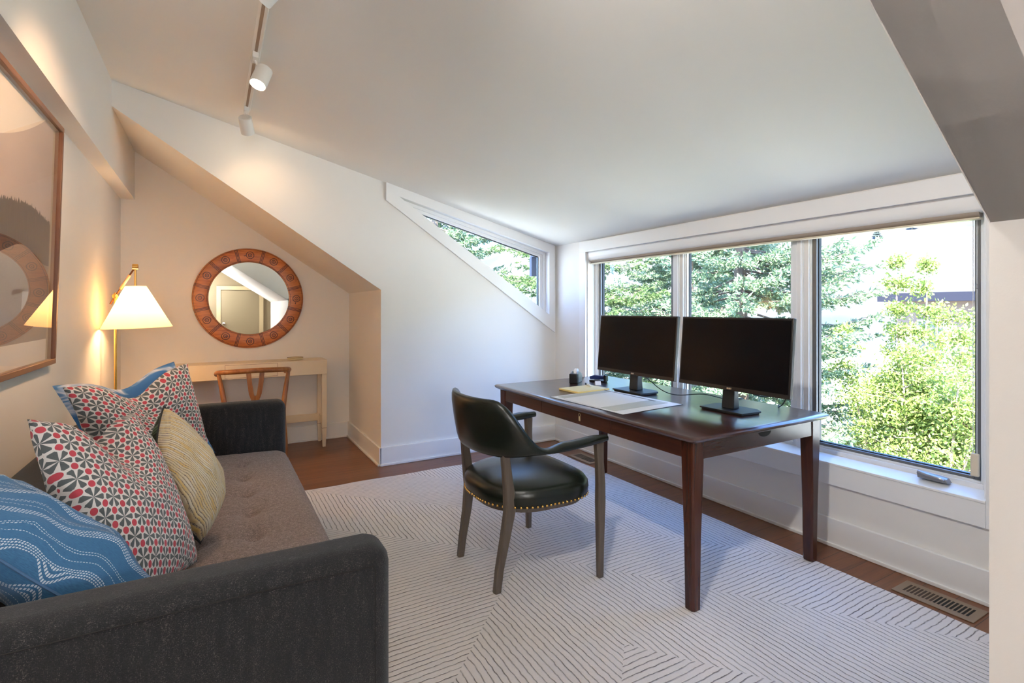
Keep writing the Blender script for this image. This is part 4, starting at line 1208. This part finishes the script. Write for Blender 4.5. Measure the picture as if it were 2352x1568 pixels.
# ------------------------------------------------------------------ track lighting
TX = 0.190
tk = thing('light_track', 'white metal lighting track fixed along the sloped ceiling', 'light track', (TX, 0, zc(TX)))
sl_ = math.atan(0.2496)
bm = NB(); box(bm, -0.021, 0.021, 0.45, 3.80, -0.020, 0.001)
o = obj('rail', bm, M['trackwhite'], tk, bevel=0.002); o.rotation_euler = (0, sl_, 0)
bm = NB(); box(bm, -0.007, 0.007, 0.46, 3.79, -0.0206, -0.0195)
o2 = obj('slot', bm, M['trackdark'], o)
emi = N('lit lamp face'); emi.base((1, 0.9, 0.7)).f(em=(1.0, 0.80, 0.55), es=28.0)
def head(y, aim, label, energy, spot=R(75), col=(1.0, 0.58, 0.30), off=0.0):
    h = thing('track_spotlight', label, 'spotlight', (TX - 0.006, y, zc(TX) - 0.020), 0, 'spotlights on the ceiling track')
    obj('adapter', B(-0.014, 0.014, -0.040, 0.040, -0.028, 0.004), M['trackwhite'], h, bevel=0.003)
    obj('stem', tube(NB(), [(0, 0, -0.028), (off * 0.6, 0, -0.060)], 0.006, 10), M['trackwhite'], h)
    c = Vector((off, 0, -0.105))
    d = (Vector(aim) - (Vector(h.location) + c)).normalized()
    q = d.to_track_quat('-Z', 'Y')
    o = obj('lamp_can', lathe(NB(), [(0.001, 0.055), (0.034, 0.055), (0.040, 0.050), (0.041, -0.055), (0.037, -0.055), (0.036, -0.046), (0.036, 0.03), (0.001, 0.035)], (0, 0, 0), 32), M['trackwhite'], h, smooth=True)
    o.rotation_mode = 'QUATERNION'; o.rotation_quaternion = q; o.location = c
    e = obj('lens', lathe(NB(), [(0.0355, -0.046), (0.0355, -0.044), (0.001, -0.044)], (0, 0, 0), 28), emi.m, o)
    p = Vector(h.location) + c + d * 0.060
    lamp('SPOT', 'spot_light', p, energy, col, 0.05, aim=p + d, spot=spot, blend=0.8)
    return h
head(3.745, (0.33, 4.25, 1.98), 'white can spotlight at the far end of the ceiling track', 2.1, R(100))
head(2.93, (-0.35, 2.45, 0.9), 'lit white can spotlight hanging midway along the ceiling track', 12, off=0.028)
head(2.10, (-0.60, 2.9, 1.7), 'white can spotlight at the near part of the ceiling track', 26)
head(1.25, (-0.60, 0.6, 1.5), 'white can spotlight on the ceiling track above the near sofa arm', 26, R(120), (1.0, 0.96, 0.92))
head(0.62, (2.9, 1.9, 1.15), 'white can spotlight at the near end of the ceiling track', 48, R(90), (1.0, 0.95, 0.90))

# added fill light, shaped as a globe on a pole, unseen behind the camera
gl_ = thing('fill_globe', 'added white globe fill light, unseen behind the camera', 'floor lamp', (-0.40, -2.30, 0))
obj('base', lathe(NB(), [(0.10, 0.0), (0.14, 0.003), (0.14, 0.014), (0.02, 0.022)], (0, 0, 0), 32), M['blackmatte'], gl_, smooth=True)
obj('pole', tube(NB(), [(0, 0, 0.015), (0, 0, 1.36)], 0.010, 12), M['blackmatte'], gl_, smooth=True)
gm = N('opal fill globe'); gm.base((0.9, 0.9, 0.88)).f(rough=0.3, em=(1.0, 0.93, 0.86), es=8.0)
obj('globe', lathe(NB(), [(0.15 * math.sin(PI * k / 16), -0.15 * math.cos(PI * k / 16)) for k in range(1, 16)], (0, 0, 1.50), 28), gm.m, gl_, smooth=True)
for k, (dx_, dy_, dz_) in enumerate(((0.17, 0.05, 0), (0.0, 0.1, 0.165))):
    lamp('POINT', 'fill_globe_light', (-0.40 + dx_, -2.30 + dy_, 1.50 + dz_), 19.0, (0.95, 0.97, 1.0), 0.06)

# ------------------------------------------------------------------ outside
n = N('pale bounce ground')  # unseen ground made pale to bounce sunlight up onto the ceiling
n.base(n.mix(n.noise(n.co(), 1.5, 4), (0.42, 0.40, 0.34), (0.54, 0.52, 0.43))).f(rough=0.9)
struct('ground', B(3.4, 60, -25, 60, -3.4, -3.2), n.m)
struct('terrace', B(-8, 3.4, 5.6, 40, -3.4, -3.19), n.m)
# eave of the dormer
ev = thing('roof_eave', 'slate blue roof eave board just outside the triangular window', 'eave', (3.0, 4.55, 1.80))
obj('fascia', B(-0.155, 0.42, -0.02, 0.02, -0.165, 0.055), M['eave'], ev)
obj('soffit_board', B(-0.155, 0.42, -0.18, -0.02, 0.03, 0.055), M['eave'], ev)

def leafmat(name, a, b, tr=0.35, sc=3):
    n = N(name)
    c = n.mix(n.noise(n.co(), sc, 3, 0.6), a, b)
    n.base(c).f(rough=0.55)
    t = n.n('BsdfTranslucent'); n.set(t, 0, c)
    mx = n.n('MixShader'); mx.inputs[0].default_value = tr
    n.t.links.new(n.p.outputs[0], mx.inputs[1]); n.t.links.new(t.outputs[0], mx.inputs[2]); n.t.links.new(mx.outputs[0], n.out.inputs[0])
    return n.m
M['spruce'] = leafmat('blue spruce needles', (0.075, 0.135, 0.055), (0.26, 0.33, 0.20), 0.2)
M['aspen'] = leafmat('yellow green leaves', (0.12, 0.19, 0.028), (0.32, 0.37, 0.10), 0.4)
M['leafdark'] = leafmat('deep green leaves', (0.05, 0.10, 0.025), (0.15, 0.21, 0.075), 0.35)
M['bark'] = plain('bark', (0.16, 0.11, 0.08), 0.9)
M['palebark'] = plain('pale reddish stems', (0.42, 0.28, 0.21), 0.8)

def quads_mesh(name, P0, D, Wd, L, Wid):
    """P0 (n,3) base points, D (n,3) unit direction, Wd (n,3) width direction, L,Wid (n,) -> leaf shaped quads (diamond)"""
    n = len(P0)
    L = L[:, None]; Wid = Wid[:, None]
    v = np.empty((n, 4, 3), np.float32)
    v[:, 0] = P0
    v[:, 1] = P0 + D * L * 0.45 + Wd * Wid * 0.5
    v[:, 2] = P0 + D * L
    v[:, 3] = P0 + D * L * 0.45 - Wd * Wid * 0.5
    me = bpy.data.meshes.new(name)
    me.vertices.add(n * 4); me.vertices.foreach_set('co', v.ravel())
    me.loops.add(n * 4); me.loops.foreach_set('vertex_index', np.arange(n * 4, dtype=np.int32))
    me.polygons.add(n); me.polygons.foreach_set('loop_start', np.arange(0, n * 4, 4, dtype=np.int32))
    me.update(calc_edges=True)
    return me
def unit(a): return a / np.maximum(np.linalg.norm(a, axis=1, keepdims=True), 1e-9)

def spruce(loc, H, Rm, seed, label, levels=34, per=9, group='spruces outside the windows', zmin=0.0, lsz=1.0, mt=None):
    rg = np.random.default_rng(seed)
    t = thing('spruce_tree', label, 'tree', loc, 0, group)
    trunk = NB(); tube(trunk, [(0, 0, 0), (0.02, 0.01, H * 0.5), (0, 0, H)], [0.16, 0.09, 0.01], 10)
    obj('trunk', trunk, M['bark'], t, smooth=True)
    bb = NB()
    PP, DD, WW, LL, WI = [], [], [], [], []
    for k in range(levels):
        z = zmin + 0.25 + (H - zmin - 0.4) * (k + 0.5) / levels
        fr = z / H
        Rz = Rm * (1 - fr) ** 0.75 * (0.9 + 0.1 * fr) + 0.12
        nb = max(5, int(per * (1.15 - 0.5 * fr)))
        for b in range(nb):
            az = rg.uniform(0, 2 * PI); Lb = Rz * rg.uniform(0.80, 1.10)
            zz = z + rg.uniform(-0.10, 0.10)
            hd = np.array([math.cos(az), math.sin(az), 0]); sd = np.array([-math.sin(az), math.cos(az), 0])
            nt = max(5, int(Lb / 0.085))
            bow = rg.uniform(0.10, 0.22)
            pt = lambda s: hd * (Lb * s) + np.array([0, 0, zz - bow * Lb * math.sin(PI * min(1, s * 0.9)) * 0.9 + 0.05 * s])
            tube(bb, [tuple(pt(s)) for s in (0.0, 0.35, 0.7, 1.0)], [0.018, 0.012, 0.007, 0.002], 4)
            for q in range(nt):
                s = 0.18 + 0.82 * (q + rg.uniform(0, 1)) / nt
                base = pt(s)
                for sgn in (-1, 1):
                    tl = (0.10 + 0.34 * Lb * 0.5 * (1.05 - s)) * rg.uniform(0.75, 1.15)
                    dv = hd * rg.uniform(0.55, 0.8) + sd * sgn * rg.uniform(0.5, 0.85) + np.array([0, 0, rg.uniform(-0.32, 0.08)])
                    dv /= np.linalg.norm(dv)
                    m = max(3, int(tl / 0.038))
                    ss = (np.arange(m) + rg.uniform(0, 1, m)) / m
                    p = base + dv * (ss * tl)[:, None]
                    for rep in range(4):
                        d = unit(dv * 0.9 + rg.normal(0, 0.42, (m, 3)) + np.array([0, 0, 0.12]))
                        w = unit(np.cross(d, rg.normal(0, 1, (m, 3))))
                        PP.append(p); DD.append(d); WW.append(w)
                        LL.append(rg.uniform(0.05, 0.085, m) * lsz); WI.append(rg.uniform(0.016, 0.030, m) * lsz)
    me = quads_mesh('crown', np.concatenate(PP), np.concatenate(DD), np.concatenate(WW), np.concatenate(LL), np.concatenate(WI))
    obj('crown', me, mt or M['spruce'], t)
    obj('branches', bb, M['bark'], t)
    return t
# ground z = -3.2
spruce((6.95, 5.10, -3.2), 10.0, 2.85, 1, 'blue green spruce filling the middle window pane', levels=44, per=9, zmin=1.2)
spruce((5.3, 7.1, -3.2), 9.2, 2.5, 2, 'spruce seen through the left pane next to the room corner', levels=34, per=8, zmin=1.2, mt=M['leafdark'])
spruce((4.0, 10.2, -3.2), 10.5, 2.9, 3, 'sunlit spruce beyond the triangular window', levels=32, per=8, zmin=2.0, lsz=1.25)
spruce((9.6, 8.4, -3.2), 11.0, 3.0, 4, 'taller spruce standing behind the others', levels=30, per=8, zmin=2.0, lsz=1.4)

def leafy(name, loc, stems, label, cat, seed, nleaf, mt, crown, leaf=0.05, bark='palebark', group=None):
    """stems: list of polylines (local) ; crown: function(rg, k)-> clusters"""
    rg = np.random.default_rng(seed)
    t = thing(name, label, cat, loc, 0, group)
    bb = NB()
    C = []
    for pl, r0 in stems:
        pts = spline(pl, 5)
        m = len(pts)
        tube(bb, pts, [r0 * (1 - 0.85 * i / (m - 1)) for i in range(m)], 6)
        for i in range(3, m):
            f = i / (m - 1)
            for k in range(3):
                az = rg.uniform(0, 2 * PI)
                L = crown(f) * rg.uniform(0.4, 1.0) * (0.42 if pl[-1][2] > 4.8 and f > 0.55 else 1.0)
                e = pts[i] + Vector((math.cos(az) * L, math.sin(az) * L, L * rg.uniform(0.15, 0.7)))
                mid = (pts[i] + e) / 2 + Vector((0, 0, 0.05 * L))
                tube(bb, [pts[i], mid, e], [0.008, 0.005, 0.002], 4)
                for s in np.linspace(0.25, 1.0, max(3, int(L / 0.09))):
                    p = pts[i] * (1 - s) + e * s
                    C.append((*p, 0.05 + 0.12 * L))
    C = np.array(C)
    idx = rg.integers(0, len(C), nleaf)
    P = C[idx, :3] + rg.normal(0, 1, (nleaf, 3)) * C[idx, 3:4] * 0.75
    D = unit(rg.normal(0, 1, (nleaf, 3)) + np.array([0, 0, -0.15]))
    Wv = unit(np.cross(D, rg.normal(0, 1, (nleaf, 3))))
    me = quads_mesh('crown', P, D, Wv, rg.uniform(0.7, 1.25, nleaf) * leaf, rg.uniform(0.40, 0.65, nleaf) * leaf)
    obj('crown', me, mt, t)
    obj('stems', bb, M[bark], t)
    return t
rg = random.Random(5)
st = []
for k in range(9):
    a = rg.uniform(0, 2 * PI); rr_ = rg.uniform(0.25, 0.9)
    top = (math.cos(a) * rr_, math.sin(a) * rr_, rg.uniform(3.4, 4.4))
    st.append(([(0, 0, 0), (top[0] * 0.35, top[1] * 0.35, 1.6), (top[0] * 0.75, top[1] * 0.75, 3.0), top], 0.03))
st.append(([(0, 0, 0), (0.02, 0.15, 2.0), (0.05, 0.30, 3.6), (0.03, 0.32, 5.05)], 0.035))
st.append(([(0, 0, 0), (0.05, -0.1, 2.0), (0.05, 0.02, 3.6), (0.08, 0.02, 5.0)], 0.035))
leafy('serviceberry_tree', (7.15, 2.80, -3.2), st, 'bright yellow green many stemmed tree in the right window', 'tree', 11, 90000, M['aspen'], lambda f: 0.95 * (1.05 - f) ** 0.8 + 0.12, 0.044)
st = []
for k in range(8):
    a = rg.uniform(0, 2 * PI); rr_ = rg.uniform(0.2, 0.8)
    st.append(([(0, 0, 0), (math.cos(a) * rr_ * .5, math.sin(a) * rr_ * .5, 1.0), (math.cos(a) * rr_, math.sin(a) * rr_, rg.uniform(1.8, 2.6))], 0.025))
leafy('leafy_bush', (5.9, 3.45, -3.2), st, 'low light green bush under the right window beside the spruce', 'bush', 12, 20000, M['aspen'], lambda f: 0.7, 0.045)
leafy('leafy_bush', (9.6, 4.2, -3.2), [([(p[0] * 1.4, p[1] * 1.4, p[2] * 1.35) for p in s_[0]], s_[1]) for s_ in st], 'green bush farther off behind the yellow green tree', 'bush', 13, 22000, M['leafdark'], lambda f: 0.9, 0.06)

# far house
hs = thing('far_house', 'tan flat roofed house on the slope behind the yellow green tree', 'house', (24.5, 9.0, -3.2), R(-8))
n = N('tan siding')
bw = n.n('TexBrick') if False else None
n.base(n.mix(n.noise(n.mapv(n.co(), (1, 1, 14)), 1.0, 2), (0.085, 0.055, 0.042), (0.13, 0.09, 0.07))).f(rough=0.85)
obj('wall', B(-2.5, 3.0, -6.0, 0.2, 0, 4.75), n.m, hs)
obj('roof', B(-3.0, 3.5, -6.5, 0.6, 4.75, 5.05), plain('dark roof edge', (0.02, 0.02, 0.028), 1.0, spec=0.0), hs)
for y0 in (-4.6, -3.0, -1.4):
    wdw = obj('window', B(-2.56, -2.5, y0, y0 + 0.9, 2.5, 4.1), M['trim'], hs)
    obj('pane', B(-2.60, -2.55, y0 + 0.07, y0 + 0.83, 2.58, 4.02), plain('dark pane', (0.02, 0.025, 0.03), 0.1), wdw)
# hillside
n = N('dry hillside')
big = n.noise(n.co(), 0.012, 4, 0.6)
hy_s = n.sep(n.co())
unseen_flank = n.ma('LESS_THAN', n.ma('DIVIDE', hy_s[1], hy_s[0]), 0.22)  # hill flank out of view, darkened to send less light onto the back wall
hillc = (n.ramp(big, [(0.35, (0.038, 0.032, 0.024)), (0.50, (0.040, 0.034, 0.026)), (0.58, (0.024, 0.030, 0.020)), (0.8, (0.021, 0.029, 0.018))]))
n.base(n.mix(unseen_flank, hillc, (0.022, 0.035, 0.022))).f(rough=0.95)
bm = NB()
nx, ny = 50, 110
def hillz(x, y):
    d = (x - 60) / 340
    az = math.atan2(x, y)
    ridge = 58 + 55 * (math.radians(75) - az) * 1.1 + 9 * mnoise.noise(Vector((y / 70, 2, 0)))
    if az > R(74): ridge += 110 * smooth01((az - R(74)) / R(12))  # out-of-view ridge raised to block low sky light from the back wall
    ridge = max(20, ridge)
    return -3.3 + ridge * smooth01(d) + 5 * mnoise.noise(Vector((x / 60, y / 60, 0))) * smooth01(d * 3)
G = [[bm.verts.new((58 + 360 * (i / nx), -420 + 920 * (j / ny), hillz(58 + 360 * (i / nx), -420 + 920 * (j / ny)))) for j in range(ny + 1)] for i in range(nx + 1)]
for i in range(nx):
    for j in range(ny): bm.faces.new([G[i][j], G[i + 1][j], G[i + 1][j + 1], G[i][j + 1]])
struct('hill', bm, n.m, smooth=True, ang=180)
def pine(loc, h, label, src=None):
    if src:
        t = copy_tree(src); t['label'] = label
    else:
        t = thing('hillside_pine', label, 'tree', loc, 0, 'small pines on the hillside')
        obj('trunk', tube(NB(), [(0, 0, -0.1), (0, 0, 0.6)], 0.03, 6), M['bark'], t)
        bm = NB()
        for k in range(5):
            z = 0.15 + 0.17 * k
            r_ = 0.24 * (1 - k / 5.5)
            rings(bm, [[(r_ * (1 + 0.25 * math.sin(5 * a_ + k)) * math.cos(a_), r_ * (1 + 0.25 * math.sin(5 * a_ + k)) * math.sin(a_), z) for a_ in [2 * PI * i / 14 for i in range(14)]], [(0.02 * math.cos(2 * PI * i / 14), 0.02 * math.sin(2 * PI * i / 14), z + 0.26) for i in range(14)]])
        obj('crown', bm, plain('far pine green', (0.008, 0.015, 0.012), 0.9), t)
    t.location = loc; t.scale = (h * 1.3, h * 1.3, h)
    return t
pp_ = None
for k, (az, dx, h, lb) in enumerate(((69.8, 300, 10, 'dark pine topmost on the hill ridge'), (70.6, 290, 9, 'dark pine just below the ridge top pair'), (67.65, 230, 6, 'small pine midway up the open hillside'), (65.1, 215, 5, 'lone small pine lowest on the hillside by the spruce'), (68.6, 310, 7, 'small pine near the ridge above the house'))):
    y = dx / math.tan(R(az))
    o = pine((dx, y, hillz(dx, y)), h, lb, pp_)
    if pp_ is None: pp_ = o
